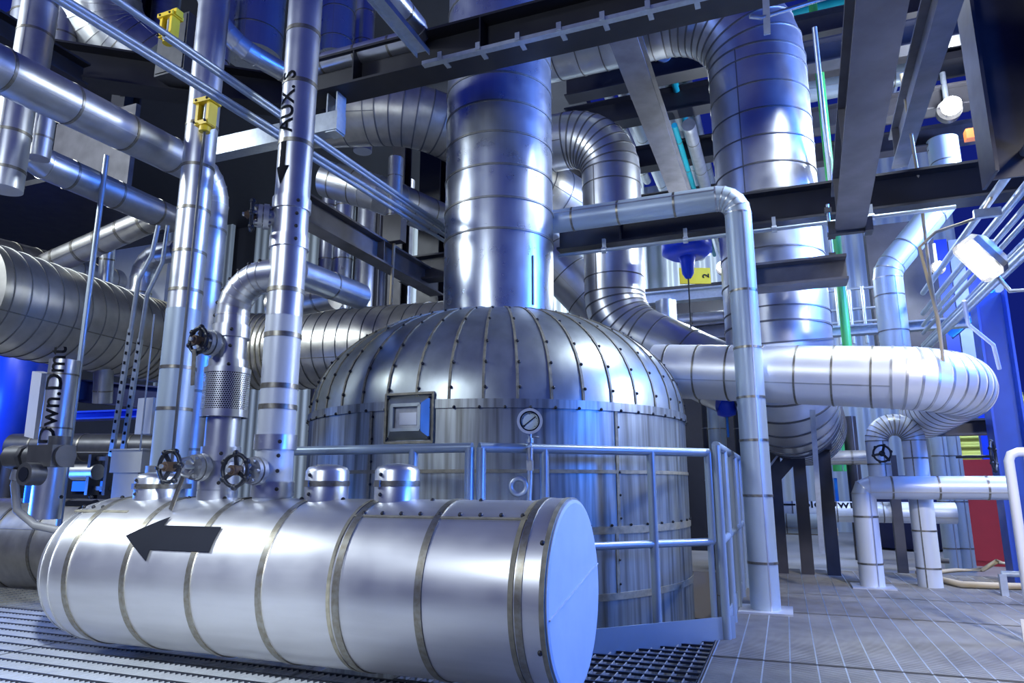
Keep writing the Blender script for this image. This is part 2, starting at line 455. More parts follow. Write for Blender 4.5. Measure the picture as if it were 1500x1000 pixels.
for i, (a, b) in enumerate([(-5.6, -3.93), (-3.92, -2.23), (-2.22, gx-.02)]):
    grating('deck_grating', labs[i], a, b, 1.2, 3.62 if i < 2 else 2.98, 'y', .034, .125)
grating('deck_grating', 'open square-mesh grating between the drum end cap and the guardrail toe board', -1.75, gx-.02, 3.0, 4.42, 'y', .062, .10, mat='grated')
grating('deck_grating', 'dark grating strip at the left edge behind the slim pole', -7.5, -4.3, 3.66, 5.2, 'x', .034, .125, mat='grated')
rows = [(3.02, 3.98, 'nearest worn grating panel in the bottom right foreground'), (4.0, 5.48, 'broad stained grating panel in front of the right column pipe foot'), (5.5, 6.42, 'worn grating panel beside the right column pipe foot'), (6.44, 7.36, 'worn grating panel in front of the white pipe legs'), (7.38, 8.25, 'brightly lit farthest grating panel under the white pipe legs')]
for y0, y1, lb in rows:
    grating('deck_grating', lb, gx, 2.1, y0, y1, 'x', .021, .125, mat='grated', t=.009)
grating('deck_grating', 'coarse grating corner at the far right by the hose', 2.12, 4.2, 5.0, 8.25, 'x', .05, .09, mat='grate')

# ================================================================ TANK
TX, TY, TR = -2.153, 5.236, 1.485; TC = V((TX, TY, 0))
def oncyl(u, v, r=TR, c=TC):
    d = P(u, v, 1)-EYE; ox, oy = EYE.x-c.x, EYE.y-c.y
    A = d.x**2+d.y**2; B = 2*(ox*d.x+oy*d.y); D = B*B-4*A*(ox*ox+oy*oy-r*r)
    t = (-B-math.sqrt(max(D, 0)))/(2*A); return EYE+d*t
tank = thing('storage_tank', 'large domed upright metal tank with stained jacket behind the guardrail', 'tank', (TX, TY, -.6))
ZS = 1.375; DH = .88
m = MB().lathe(TC, Z, [(-.6, TR), (ZS, TR)], 96)
m.build('shell', 'tank', tank)
m = MB()
for z, w in ((.22, .04), (.605, .045), (.957, .022)): m.hoop(TC+Z*z, Z, TR-.004, TR+.006, w, 96)
m.build('seam_band', 'seam', tank)
m = MB().hoop(TC+Z*(ZS-.012), Z, TR-.004, TR+.012, .055, 96)
m.build('dome_joint', 'tank', tank)
# vertical laps and their screws on the shell
sc = Dots()
def rad(a): return V((math.cos(a), math.sin(a), 0))
def angof(u, v): q = oncyl(u, v); return math.atan2(q.y-TY, q.x-TX)
for a, z0, z1 in [(angof(903, 640), .605, ZS), (angof(543, 640), .25, ZS), (angof(905, 830), .22, .605), (angof(640, 800), -.5, .605)]:
    e = rad(a); MB().box(TC+e*(TR+.003)+Z*((z0+z1)/2), .006, .022, z1-z0, (e, Z.cross(e), Z)).build('vertical_lap', 'seam', tank)
    for k in range(int((z1-z0)/.14)):
        q = TC+e*(TR+.006)+Z*(z0+.07+k*.14)+Z.cross(e)*.014
        sc.cyl(q-e*.01, q+e*.008, .0085, 8)
# dome: gored
NG = 44
def dome_r(t):  # t 0 at the joint .. 1 at the crown: super-ellipse shoulder
    a = t*PI/2; return TR*math.cos(a)**.90, DH*math.sin(a)**.96
m = MB(); prof = [dome_r(i/16*.94) for i in range(17)]
m.lathe(TC+Z*ZS, Z, [(h, r) for r, h in prof], NG*3)
dm = m.build('dome', 'dome', tank)
m = MB()
for k in range(NG):
    a = 2*PI*(k+.3)/NG; e = rad(a); s_ = Z.cross(e); pts = []
    for r, h in prof: pts.append(TC+e*(r+.002)+Z*(ZS+h+.001))
    for p, q in zip(pts, pts[1:]):
        m.span(p, q, .016, .010, (q-p).cross(s_)*-1)
    for i in (1, 3, 5, 8, 11):
        r, h = prof[i]; q = TC+e*(r+.008)+Z*(ZS+h)+s_*.012; sc.ball(q, .0105, 6)
m.build('gore_seams', 'seam', dm)
for k in range(60):
    e = rad(2*PI*k/60); q = TC+e*(TR+.012)+Z*(ZS-.035); sc.ball(q, .0105, 6)
for k in range(60):
    e = rad(2*PI*(k+.4)/60); q = TC+e*(TR+.006)+Z*.635; sc.ball(q, .0085, 6)
sc.build('screw_head', 'screw', tank)
# name plate hatch
hp = oncyl(600, 612); a = math.atan2(hp.y-TY, hp.x-TX); e = rad(a); s_ = Z.cross(e)
fr = (s_, e, Z)
m = MB(); hc = TC+e*(TR+.03)+Z*hp.z
for sx in (-1, 1):
    m.add([hc+s_*(sx*.155)-Z*.135-e*.03, hc+s_*(sx*.155)+Z*.135-e*.03, hc+s_*(sx*.105)+Z*.085+e*.025, hc+s_*(sx*.105)-Z*.085+e*.025], [(0,1,2,3)])
    m.add([hc-s_*.155+Z*(sx*.135)-e*.03, hc+s_*.155+Z*(sx*.135)-e*.03, hc+s_*.105+Z*(sx*.085)+e*.025, hc-s_*.105+Z*(sx*.085)+e*.025], [(0,1,2,3)])
    m.box(hc+s_*(sx*.095)+e*.02, .02, .02, .15, fr); m.box(hc+Z*(sx*.075)+e*.02, .2, .02, .02, fr)
    m.box(hc+s_*(sx*.165)-e*.025, .014, .02, .30, fr, 1); m.box(hc+Z*(sx*.150)-e*.025, .34, .02, .014, fr, 1)
hf = m.build('hatch_frame', ['dome', 'seam'], tank)
m = MB().box(hc-e*.002, .18, .01, .14, fr); pl = m.build('name_plate', 'cast', hf)
MB().box(hc+e*.004+s_*.008-Z*.008, .12, .006, .075, fr).build('inner_plate', 'alu', pl)
for sx in (-1, 1):
    for sz in (-1, 1): MB().ball(hc+s_*(sx*.145)+Z*(sz*.125)-e*.012, .010, 6).build('screw', 'screw', hf)

# riser on the crown
RR = .4675; rz = go(TC+Z*4, Z, v=-60).z
ring_z = []
for vv in (397, 333, 287, 239, 191, 146, 104, 62, 22, -20):   # strap rows seen on the riser's near face
    f = V((-FW.x, -FW.y, 0)).normalized(); ring_z.append(go(TC+f*RR+Z*2.2, Z, v=vv).z)
z0 = 2.08
pipe('riser_duct', 'tall wide vertical duct rising from the crown of the domed tank', [(TX, TY, z0), (TX, TY, 6.2)], RR, 'aluv', bandlist=[z-z0 for z in ring_z[1:]], bw=.016, n=64, lap=False, bmat='strapd', cat='duct')
rd = [o for o in C.objects if o.name.startswith('riser_duct')][0]
m = MB(); f = V((-FW.x, -FW.y, 0)).normalized(); sd = Z.cross(f)
e = (f*.80+sd*.60); m.span(TC+e*(RR+.004)+Z*2.27, TC+e*(RR+.004)+Z*2.68, .012, .012, e); m.build('lap_strip', 'seamd', rd)

# pressure gauge standing in front of the tank
gp = P(776, 617, 3.74); gf = (EYE-gp); gf.z = 0; gf.normalize(); gs = Z.cross(gf)
ga = thing('pressure_gauge', 'round white-faced dial gauge in front of the tank, above its siphon loop', 'gauge', gp-Z*.45)
R0 = .068
m = MB().lathe(gp-gf*.03, gf, [(0, R0*.7), (0, R0*.98), (.045, R0*.98), (.05, R0*.9)], 40, caps=(True, False), sharp=True); m.build('case', 'alu', ga)
MB().hoop(gp+gf*.018, gf, R0*.80, R0*1.02, .012, 44).build('bezel', 'whiter', ga)
MB().hoop(gp+gf*.016, gf, R0*.70, R0*.83, .014, 44).build('inner_ring', 'black', ga)
d_ = MB().cyl(gp+gf*.004, gp+gf*.010, R0*.78, 40).build('dial', 'dial', ga)
m = MB()
for k in range(21):
    t = math.radians(-135+k*13.5); o = gs*math.sin(t)+Z*math.cos(t)
    m.span(gp+gf*.0115+o*(R0*.66), gp+gf*.0115+o*(R0*(.54 if k % 5 == 0 else .60)), .0022, .001, gf)
m.build('scale_marks', 'black', d_)
o = (gs*.77+Z*.62).normalized(); MB().span(gp+gf*.0135-o*.045, gp+gf*.0135+o*.040, .0045, .002, gf).build('needle', 'black', ga)
st = MB().cyl(gp-Z*R0-gf*.01, gp-Z*.13-gf*.01, .012, 10).cyl(gp-Z*.09-gf*.01, gp-Z*.115-gf*.01, .022, 6); st.build('stem', 'galv', ga)
m = MB().tube([gp-Z*.08+gs*.0-gf*.01, gp-Z*.085+gs*.05-gf*.01], .005, 6); m.build('cock_handle', 'cast', ga)
m = MB().cyl(gp-Z*.14-gf*.01, gp-Z*.22-gf*.01, .017, 12).box(gp-Z*.235-gf*.01, .03, .03, .055); m.build('isolating_valve', 'cast', ga)
lc = gp-Z*.345-gs*.062-gf*.01
m = MB().torus(lc, gf, .042, .015, 28, 10).tube([gp-Z*.25-gf*.01, gp-Z*.30-gf*.01, gp-Z*.42-gs*.006-gf*.01, gp-Z*1.2-gs*.006-gf*.01], .014, 10); m.build('siphon', 'galv', ga)

# ================================================================ DRUM
DE = P(841, 869, 2.86); DR = .375
DLx = go(DE, -X, u=128).x
DA = lambda x: V((x, DE.y, DE.z))
drum = thing('header_drum', 'long horizontal metal drum with a black arrow lying across the foreground', 'drum', DA((DE.x+DLx)/2)-Z*DR)
m = MB().cyl(DA(DE.x), DA(DLx+.30), DR, 72, caps=(False, False))
m.build('jacket', 'drum', drum)
m = MB(); hx = DLx+.30
rr = [(0, DR), (.10, DR*.985), (.19, DR*.93), (.255, DR*.82), (.30, DR*.62), (.325, DR*.30), (.33, .01)]
for a, b in zip(rr, rr[1:]): m.rings([m.circ(DA(hx-a[0]), -X, a[1], 72), m.circ(DA(hx-b[0]), -X, b[1], 72)], (False, False), True, 0)
for a in rr[1:4]: m.hoop(DA(hx-a[0]), X, a[1]-.003, a[1]+.004, .008, 72, mi=1)
m.build('dished_end', ['drum', 'seamb'], drum)
m = MB().lathe(DA(DE.x), X, [(-.004, DR+.004), (.006, DR+.004), (.010, DR-.01), (.010, 0.001)], 80, sharp=True)
cap = m.build('end_cap', 'cap', drum, label='flat pale end cap of the drum')
m = MB(); a0 = V((0, .98, .20)); 
m.span(DA(DE.x+.012)+V((0, -.365, -.045)), DA(DE.x+.012)+V((0, .35, .085)), .006, .008, X); m.build('cap_seam', 'cap', cap)
bu = [672, 562, 458, 361, 271, 191]
for u in bu:
    x = go(DE, -X, u=u).x
    b_ = MB().hoop(DA(x), X, DR-.002, DR+.005, .032, 72); b_.build('band', 'strap', drum)
x5 = go(DE, -X, u=552).x
MB().hoop(DA(x5), X, DR-.002, DR+.004, .016, 72).build('girth_seam', 'seam', drum)
xc = go(DE, -X, u=806).x
MB().hoop(DA((xc+DE.x)/2-.01), X, DR-.002, DR+.010, DE.x-xc-.01, 72).build('end_collar', 'drum', drum)
MB().hoop(DA(xc), X, DR-.002, DR+.014, .028, 72).build('band', 'strap', drum)
MB().hoop(DA(xc-.035), X, DR-.002, DR+.004, .02, 72).build('girth_seam', 'seam', drum)
MB().hoop(DA(DE.x-.012), X, DR-.002, DR+.014, .02, 72).build('girth_seam', 'seam', drum)
def drum_side(x, ang, lift=0):     # ang from the top towards the camera side
    return DA(x)+V((0, -math.sin(ang), math.cos(ang)))*(DR+lift)
m = MB(); 
m.span(drum_side(xc, .62), drum_side(x5, .62), .012, .008, V((0, -.58, .81))); m.build('lap_seam', 'seam', drum)
MB().span(drum_side(hx-.16, .62), drum_side(hx+.22, .62), .016, .006, V((0, -.58, .81))).build('lap_seam', 'seam', drum)
sc = Dots()
for k in range(9): sc.ball(drum_side(xc+(x5-xc)*(k+.5)/9, .56), .011, 6)
for k in range(3): sc.ball(drum_side(hx-.14+k*.07, .52), .010, 6)
for a in (.95, 2.0): sc.ball(drum_side(DE.x-.03, a, .01), .011, 6)
for k in range(12): sc.ball(drum_side(xc-.3-k*.24, .12), .011, 6)
sc.build('screw_head', 'screw', drum)
# flow arrow
ab = arrow_bm(.56, .125, .235, .20); refine(ab, .04)
xa = go(DE, -X, u=318).x
m = wrap_on_pipe(ab, DA(xa), X, V((0, -.86, .52)), DR+.004, 0, -PI/2+PI)
m.build('flow_arrow', 'black', drum)
# capped nozzles on the drum
def nozzle(u, h=.15, r=.105):
    x = go(DE+Z*DR, -X, u=u).x; p = DA(x)+Z*(DR-.05)
    n_ = MB().lathe(p, Z, [(0, r), (.05+h-.02, r), (.05+h, r-.012), (.05+h+.012, r*.5), (.05+h+.016, .004)], 40); o = n_.build('nozzle', 'alu', drum)
    MB().hoop(p+Z*(.05+h*.48), Z, r-.002, r+.005, .025, 40).build('band', 'strap', o)
    fdir = V((-.35, -.93, 0)); q = p+fdir*(r+.004)+Z*(.05+h*.48); MB().box(q, .035, .02, .03, (Z.cross(fdir), fdir, Z)).build('clasp', 'seamd', o)
    sd = Dots()
    for z in (.75, .48, .15): sd.ball(p+V((-.25, -.97, 0))*(r+.002)+Z*(.05+h*z), .009, 6)
    sd.build('screw_head', 'screw', o); return x
nozzle(478); nozzle(581); nozzle(229, .12, .115)

# ================================================================ GUARDRAILS
RY = 3.36; RR_ = .026
k0 = onplane(697, 655, 1, RY); rz = k0.z                      # corner, top rail axis
cor = V((k0.x, RY, 0)); dg = V((1, 1, 0)).normalized()
lx = go(V((0, RY, rz)), X, u=425).x
t = thing('guardrail', 'grey tubular guardrail running left from the corner behind the drum', 'railing', (cor.x, RY, 0), 'guardrails around the tank')
MB().tube([(lx-.22, RY, rz), (cor.x-.02, RY, rz)], RR_, 16).build('top_rail', 'rail', t)
MB().tube([(lx-.22, RY, .56), (cor.x-.02, RY, .56)], RR_*.9, 16).build('mid_rail', 'rail', t)
for u in (425, 606, 688):
    x = go(V((0, RY, rz)), X, u=u).x; MB().tube([(x, RY, .0), (x, RY, rz)], RR_, 16).build('post', 'rail', t)
MB().box(((lx+cor.x)/2, RY+.035, .055), cor.x-lx, .008, .13).build('toe_board', 'rail', t)
t = thing('guardrail', 'grey tubular guardrail running diagonally right in front of the tank, with toe board', 'railing', cor+dg*.9, 'guardrails around the tank')
c2 = cor+dg*.02
L2 = (go(c2+Z*rz, dg, u=1037)-c2-Z*rz).length
e2 = c2+dg*L2
zm = go(e2+Z*.5, Z, v=793).z
MB().tube([c2+Z*rz, e2+Z*rz, ], RR_, 16).build('top_rail', 'rail', t)
MB().ball(e2+Z*rz, RR_, 12).build('corner', 'rail', t)
MB().tube([e2+Z*rz, e2+Z*zm], RR_, 16).build('end_post', 'rail', t)
MB().tube([c2+Z*zm, e2+Z*zm], RR_*.85, 16).build('mid_rail', 'rail', t)
for u in (705, 797, 953):
    q = go(c2+Z*rz, dg, u=u); MB().tube([V((q.x, q.y, .0)), q], RR_, 16).build('post', 'rail', t)
MB().tube([e2-dg*.02+Z*.05, e2-dg*.02+Z*zm], RR_*.7, 12).build('post', 'rail', t)
nr = V((dg.y, -dg.x, 0)); 
MB().span(c2+nr*.03+dg*.05+Z*.055, e2+dg*.10+nr*.03+Z*.055, .008, .135).build('toe_board', 'rail', t)
# rail returning along the side of the tank
p0 = go(e2+Z*rz, X, u=1049); p0 = V((p0.x, p0.y, 0)); zt = go(p0+Z, Z, v=652).z
t = thing('guardrail', 'grey tubular guardrail receding along the right flank of the tank', 'railing', p0+Y*1.2, 'guardrails around the tank')
q1 = go(p0+Z*zt, Y, u=1081)
MB().tube([p0+Z*zt, q1], RR_, 14).build('top_rail', 'rail', t)
MB().tube([p0+Z*(zm), V((q1.x, q1.y, zm))], RR_*.85, 14).build('mid_rail', 'rail', t)
for k in range(5):
    q = p0.lerp(V((q1.x, q1.y, 0)), k/4); MB().tube([q, q+Z*zt], RR_, 14).build('post', 'rail', t)
MB().span(p0+Z*.055, V((q1.x, q1.y, .055)), .008, .13).build('toe_board', 'rail', t)

# ================================================================ LINES STANDING ON THE DRUM
def top_at(u): return DA(go(DE+Z*DR, -X, u=u).x)+Z*(DR-.02)
# auxiliary line, right of the three
p = top_at(398); AR = .094
AX = V((p.x, p.y, 0)); za = lambda v: go(AX+Z, Z, v=v).z
zt = 4.3
lower = pipe('insulated_pipe', 'white insulated pipe with steel bands rising from the drum into the lettered line', [p, AX+Z*za(465)], AR, 'whiter', bandlist=[za(v)-p.z for v in (597, 567, 493, 650)], bw=.026, lap=False)
MB().hoop(AX+Z*za(648), Z, AR, AR+.012, .075, 40).build('collar', 'alu', lower)
MB().hoop(AX+Z*za(716), Z, AR, AR+.012, .075, 40).build('collar', 'alu', lower)
m = Dots()
for v in (648, 668, 690, 716): m.ball(AX+Z*za(v)+V((.78, -.63, 0))*(AR+(.012 if v in (648, 716) else .001)), .010, 8)
m.build('screw_head', 'screw', lower)
aux = pipe('lettered_pipe', 'tall aluminium pipe with black lettering and a down arrow, above its white lower half', [AX+Z*za(465), AX+Z*zt], AR*1.01, 'alu', bandlist=[za(v)-za(465) for v in (428, 215, 128, 52)], bw=.024, lap=False)
for v in (302, 357): MB().hoop(AX+Z*za(v), Z, AR, AR+.010, .07, 40).build('collar', 'alu', aux)
m = Dots()
for v in (302, 320, 338, 357): m.ball(AX+Z*za(v)+V((.84, -.54, 0))*(AR+(.011 if v in (302, 357) else .002)), .010, 8)
m.build('screw_head', 'screw', aux)
zl = (za(196)+za(126))/2; hl = za(126)-za(196)
tb = text_mesh('AUX. S', .125); refine(tb, .03)
fdir = (V((EYE.x, EYE.y, 0))-AX).normalized(); fdir = Matrix.Rotation(-.75, 3, 'Z') @ fdir
w = wrap_on_pipe(tb, AX, Z, fdir, AR*1.01, zl, PI/2); w.build('lettering', 'black', aux)
ab = arrow_bm(za(218)-za(280), .035, .085, .11); refine(ab, .03)
wrap_on_pipe(ab, AX, Z, fdir, AR*1.01, (za(218)+za(280))/2, PI/2).build('flow_arrow', 'black', aux)
valve('hand-wheel valve low on the white insulated pipe, rightmost wheel above the drum', AX+Z*za(690), -Y, AR, .27, .075, rot=.55)
valve('dark hand-wheel valve high on the lettered aluminium pipe', AX+Z*za(322), V((-.75, -.66, 0)), AR, .20, .075, rot=.9)
# strainer line, middle of the three
p = top_at(318); SX = V((p.x, p.y, 0)); zs = lambda v: go(SX+Z, Z, v=v).z
SR = .088; zb = za(400)
st = pipe('strainer_pipe', 'aluminium pipe rising from the drum through a perforated guard and bending into the lettered pipe', [p, SX+Z*zb, V((AX.x-.02, AX.y, zb))], SR, 'alu', bandlist=[], bend=.21, gores=6, lap=False)
for v, h_ in ((487, .07), (537, .07), (665, .075), (707, .07), (725, .05)):
    MB().hoop(SX+Z*zs(v), Z, SR, SR+.013, h_, 40).build('collar', 'alu', st)
m = Dots()
for v in (487, 510, 537, 665, 707): m.ball(SX+Z*zs(v)+V((.70, -.71, 0))*(SR+(.001 if v == 510 else .013)), .010, 8)
c0 = V((SX.x+.21, SX.y, zb-.21))
for k in range(7):
    a = PI/2+k*PI/12; m.ball(c0+V((math.cos(a)*(.21+SR*.80), -SR*.62, math.sin(a)*(.21+SR*.80))), .011, 8)
m.build('screw_head', 'screw', st)
# perforated guard: sheet cylinder with real holes
z0_, z1_ = zs(611), zs(541); GR = .118
def perforated_cyl(c, z0, z1, r, nx=62, rows=None):
    m = MB(); dx = 2*PI/nx; hgt = dx*r*.87*2; rows = max(4, int((z1-z0)/(hgt/2)))
    dz = (z1-z0)/rows
    for j in range(rows):
        for i in range(nx):
            a0 = (i+(j % 2)*.5)*dx; zc_ = z0+(j+.5)*dz
            outer = []; inner = []
            for s_, t_ in ((-.5,-.5),(0,-.5),(.5,-.5),(.5,0),(.5,.5),(0,.5),(-.5,.5),(-.5,0)):
                outer.append(c+V((r*math.cos(a0+s_*dx), r*math.sin(a0+s_*dx), zc_+t_*dz)))
                l = math.hypot(s_, t_); k_ = .40/l
                inner.append(c+V((r*math.cos(a0+s_*k_*dx), r*math.sin(a0+s_*k_*dx), zc_+t_*k_*dz)))
            m.add(outer+inner, [(q, (q+1) % 8, 8+(q+1) % 8, 8+q) for q in range(8)], True)
    return m
pg = perforated_cyl(SX, z0_+.035, z1_-.025, GR).build('perforated_guard', 'perf', st)
MB().cyl(SX+Z*z0_, SX+Z*z1_, SR+.012, 40).build('shade_liner', 'black', pg)  # black liner added so the void behind the holes looks shaded
MB().hoop(SX+Z*(z1_-.012), Z, GR-.004, GR+.003, .03, 48).hoop(SX+Z*(z0_+.018), Z, GR-.004, GR+.003, .04, 48).build('rim', 'alu', pg)
m = MB()
for z in (z0_+.018, z1_-.012): m.hoop(SX+Z*z, Z, SR, GR, .004, 40)
m.build('end_plate', 'alu', pg)
valve('upper hand-wheel valve above the perforated guard', SX+Z*zs(508), V((-.12, -1, 0)), SR, .20, .066, rot=.3, tagdrop=(.01, .0, -.19))
valve('hand-wheel valve under the perforated guard, with a hanging tag plate', SX+Z*zs(685), V((-.10, -1, 0)), SR, .30, .075, rot=1.1, tagdrop=(-.06, .0, -.16))

# tall pale pipe behind the left end of the drum, with the operating rod
q = P(246, 690, 4.15); WX = V((q.x, q.y, 0)); zw = lambda v: go(WX+Z, Z, v=v).z; WR = .103
tp = pipe('insulated_pipe', 'tall pale blue-white insulated pipe with a long operating rod, lower run', [WX-Z*.3, WX+Z*zw(455)], WR, 'white', bandlist=[zw(v)+.3 for v in (600, 540)], bw=.02, lap=False)
up = pipe('insulated_pipe', 'upper aluminium run of the tall rod-operated pipe carrying the lower yellow actuator', [WX+Z*zw(455), WX+Z*4.4], WR*.97, 'alu', bandlist=[zw(v)-zw(455) for v in (428, 372, 310, 248, 188)], bw=.02, lap=False)
MB().hoop(WX+Z*zw(690), Z, WR, WR+.02, .06, 40).hoop(WX+Z*zw(712), Z, WR, WR+.035, .03, 40).build('flange', 'cast', tp)
def yellow_actuator(label, c, s):
    T = thing('gear_actuator', label, 'actuator', c-Z*.1*s)
    MB().box(c+Z*.085*s, .14*s, .10*s, .03*s).box(c+Z*.1*s+X*.06*s, .05*s, .06*s, .05*s).box(c+Z*.1*s-X*.06*s, .04*s, .05*s, .04*s).build('top_plate', 'yellow', T)
    m = MB()
    for sx in (-1, 1): m.box(c+X*(sx*.045*s), .022*s, .07*s, .16*s)
    m.box(c-Z*.07*s, .10*s, .08*s, .03*s).cyl(c-Z*.085*s, c-Z*.12*s, .035*s, 14); m.build('yoke', 'yellow', T)
    MB().cyl(c-Z*.06*s, c+Z*.07*s, .018*s, 12).build('stem', 'galv', T)
    h_ = MB().cyl(c-Z*.05*s+Y*.02*s, c+Z*.065*s+Y*.02*s, .034*s, 16).build('motor', 'navy', T)
    m = MB()
    for sx in (-1, 1):
        for z in (-.07, .085): m.ball(c+X*(sx*.045*s)-Y*.05*s+Z*z*s, .009*s, 6)
    m.build('bolts', 'screw', T); return T
f = (EYE-WX); f.z = 0; f.normalize()
ac = WX+f*(WR+.06)+Z*zw(186); ac = go(ac, X, u=302)
yellow_actuator('yellow valve actuator on the face of the tall rod-operated pipe', ac, 1.0)
r0 = go(ac-Z*.1, Z, v=215); bot = go(V((ac.x, ac.y, .8)), Z, v=700)
single('operating_rod', MB().tube([ac-Z*.12, V((ac.x, ac.y, bot.z))], .009, 10), 'darkcast', 'long slim black rod dropping from the lower yellow actuator', 'rod')

# right-hand column pipe and its branch to the riser
q = fl(1122, 893, .005); RX = V((q.x, q.y, 0)); zr = lambda v: go(RX+Z, Z, v=v).z; CR = .103
zh = zr(287)
cpz = [zr(v) for v in (826, 702, 583, 475, 375)]
pipe('column_pipe', 'pale vertical pipe standing on the deck right of the tank, elbowing left into the riser', [RX, RX+Z*zh, V((TX+.2, RX.y, zh))], CR, 'white', bandlist=[.33, .8, 1.2, 1.52, 1.9, .05+2.3], bend=.16, gores=5, bw=.018)
m = MB().box(RX+Z*.006, .36, .36, .012); single('base_plate', m, 'grate', 'pale square plate under the foot of the right column pipe', 'plate')

# slim pole at the left edge
q = fl(70, 896); t_ = go(q, Z, v=228)
simple_pipe('slim_pole', 'slim grey pole standing at the left edge beside the drum end', [q, t_], .021, 'conduit', 12, cat='pole')

# ================================================================ BIG OVERHEAD DUCTS
# gooseneck right of the riser
q = P(1134, 430, 6.55); GX = V((q.x, q.y, 0)); GRd = .468
zg = lambda v: go(GX+Z, Z, v=v).z
topz = go(V((GX.x-1.2, GX.y, 4)), Z, v=28).z
b1 = zg(588)
gl = GX+Y*0
goose = pipe('gooseneck_duct', 'huge polished gooseneck duct that turns down behind the right column pipe', [V((TX-.6, GX.y, topz)), V((GX.x, GX.y, topz)), V((GX.x, GX.y, b1)), V((GX.x+.25, GX.y+2.6, b1-.05))], GRd, 'alu', bands=.28, bend=[.90, .68], gores=9, bw=.012, n=64, bmat='seamd', seam='seamd', cat='duct')
# third duct: elbow behind the riser, swinging down to the right
q = P(897, 320, 8.0); DX = V((q.x, q.y, 0)); dr = .34
zd = lambda v: go(DX+Z, Z, v=v).z
e1 = P(1075, 560, 6.9)
pipe('elbow_duct', 'polished duct behind the riser that elbows down and swings right behind the dome', [V((DX.x-1.3, DX.y, zd(195))), V((DX.x, DX.y, zd(195))), V((DX.x, DX.y, zd(478))), e1], dr, 'alu', bands=.42, bend=[.52, .62], gores=9, bw=.012, n=56, bmat='seamd', seam='seamd', cat='duct')
# ribbed bend left of the riser
a0, a1, a2 = P(430, 172, 8.2), P(620, 165, 8.0), P(870, 320, 9.6)
pipe('bend_duct', 'broad ribbed bend duct that dives behind the left side of the riser', [a0, a1, a2], .36, 'warm', bands=.3, bend=1.1, gores=14, bw=.01, n=56, bmat='seamd', seam='seamd', cat='duct')
b0, b1_ = P(760, 330, 8.9), P(905, 480, 8.5)
pipe('diagonal_duct', 'polished diagonal duct emerging behind the riser toward the swinging elbow', [b0, b1_], .30, 'alu', bands=.35, bw=.012, n=48, bmat='seamd', cat='duct')
# header right of the tank with its return bend
h0, h1 = P(960, 543, 5.98), P(1425, 556, 4.78); h2 = h1+V((.12, 2.6, -.02))
hd = pipe('header_duct', 'fat white-topped horizontal duct running right from the tank to a return bend', [h0, h1, h2], .228, 'bright', bands=.26, bend=.43, gores=10, bw=.014, n=64, bmat='strap', seam='seamb', cat='duct')

# ================================================================ MAIN BEAMS
by = 4.25
c0 = onplane(740, 56, 1, by)
ibeam('roof_beam', 'heavy dark overhead I-beam crossing in front of the riser top', go(c0, X, u=455), go(c0, X, u=1180), .30, .26, mat='blacksteel', extra=[.5, 1.6])
c1 = onplane(740, 135, 1, by+.02); q0 = go(c1, X, u=475); q1 = go(c1, X, u=1120)
tr = thing('cable_channel', 'long slim galvanised channel hung under the dark overhead beam', 'channel', (q0+q1)/2)
c1 = V((0, by-.16, c0.z-.175)); q0 = go(c1, X, u=620); q1 = go(c1, X, u=1130)
MB().span(q0, q1, .05, .03).build('channel', 'galv', tr)
for k in range(8):
    c = q0.lerp(q1, (k+.5)/8); MB().box(c+Y*.05+Z*.02, .035, .16, .012).box(c-Y*.03+Z*.02, .035, .012, .06).build('clamp', 'galv', tr)
my = 6.05
m0 = onplane(1150, 305, 1, my); ma = V((TX+.3, my, m0.z)); mb_ = go(m0, X, u=1560)
ibeam('cross_beam', 'dark horizontal I-beam running from behind the riser across to the right edge', ma, mb_, .30, .22, mat='blacksteel', extra=[.6, 3.9])
# rod line hung below the cross beam
r0_, r1_ = go(V((0, my-.18, m0.z-.24)), X, u=818), go(V((0, my-.18, m0.z-.24)), X, u=1400)
rl = thing('hung_conduit', 'thin pale conduit clamped under the long cross beam', 'conduit', (r0_+r1_)/2)
MB().tube([r0_, r1_], .017, 10).build('tube', 'conduit', rl)
for k in range(4):
    c = r0_.lerp(r1_, (k+.6)/4.4); MB().box(c+Z*.05, .03, .03, .11).cyl(c-X*.02, c+X*.02, .03, 12).build('clamp', 'galv', rl)
# short stub beam in front of the gooseneck with its hanger
sb = onplane(1170, 402, 1, my-.35)
sa, se = go(sb, X, u=1085), go(sb, X, u=1240)
ibeam('stub_beam', 'short scuffed beam end hanging in front of the gooseneck duct', sa, se, .20, .22, mat='steelg', extra=[.1])
hh = thing('hanger', 'steel threaded hanger between the stub beam and the broad overhead beam', 'hanger', se-X*.09+Z*.1)
MB().cyl(se-X*.09+Z*.08, se-X*.09+Z*.55, .014, 10).build('rod', 'galv', hh)
MB().box(se-X*.09+Z*.13, .05, .05, .03).box(se-X*.09+Z*.5, .05, .05, .04).build('nut', 'darkcast', hh)

# broad beams running away overhead on the right
f0 = P(1245, 338, 5.0); f1 = P(1302, -60, 2.6)
T = ibeam('broad_beam', 'broad grey overhead beam seen from below, ending above the stub beam', f0+Z*.15, f1+Z*.15, .30, .20, mat='steelg', extra=[.3, 1.2])
MB().box(f0+Z*.02-X*.12+Y*.0, .05, .12, .10).box(f0+Z*.02+X*.12, .05, .12, .10).box(f0-Z*.01, .30, .05, .02).build('clamp', 'darkcast', T)
g0 = P(1318, 245, 6.4); g1 = P(1412, -60, 3.4)
ibeam('broad_beam', 'second broad overhead beam to the right, slimmer and darker', g0+Z*.15, g1+Z*.15, .30, .13, mat='steelg', extra=[.3])

# ================================================================ LEFT SIDE
def ypipe(name, label, u, v, d, u2, r, **k):        # run parallel to the plant's depth axis
    p = P(u, v, d); return pipe(name, label, [p, go(p, Y, u=u2)], r, **k)
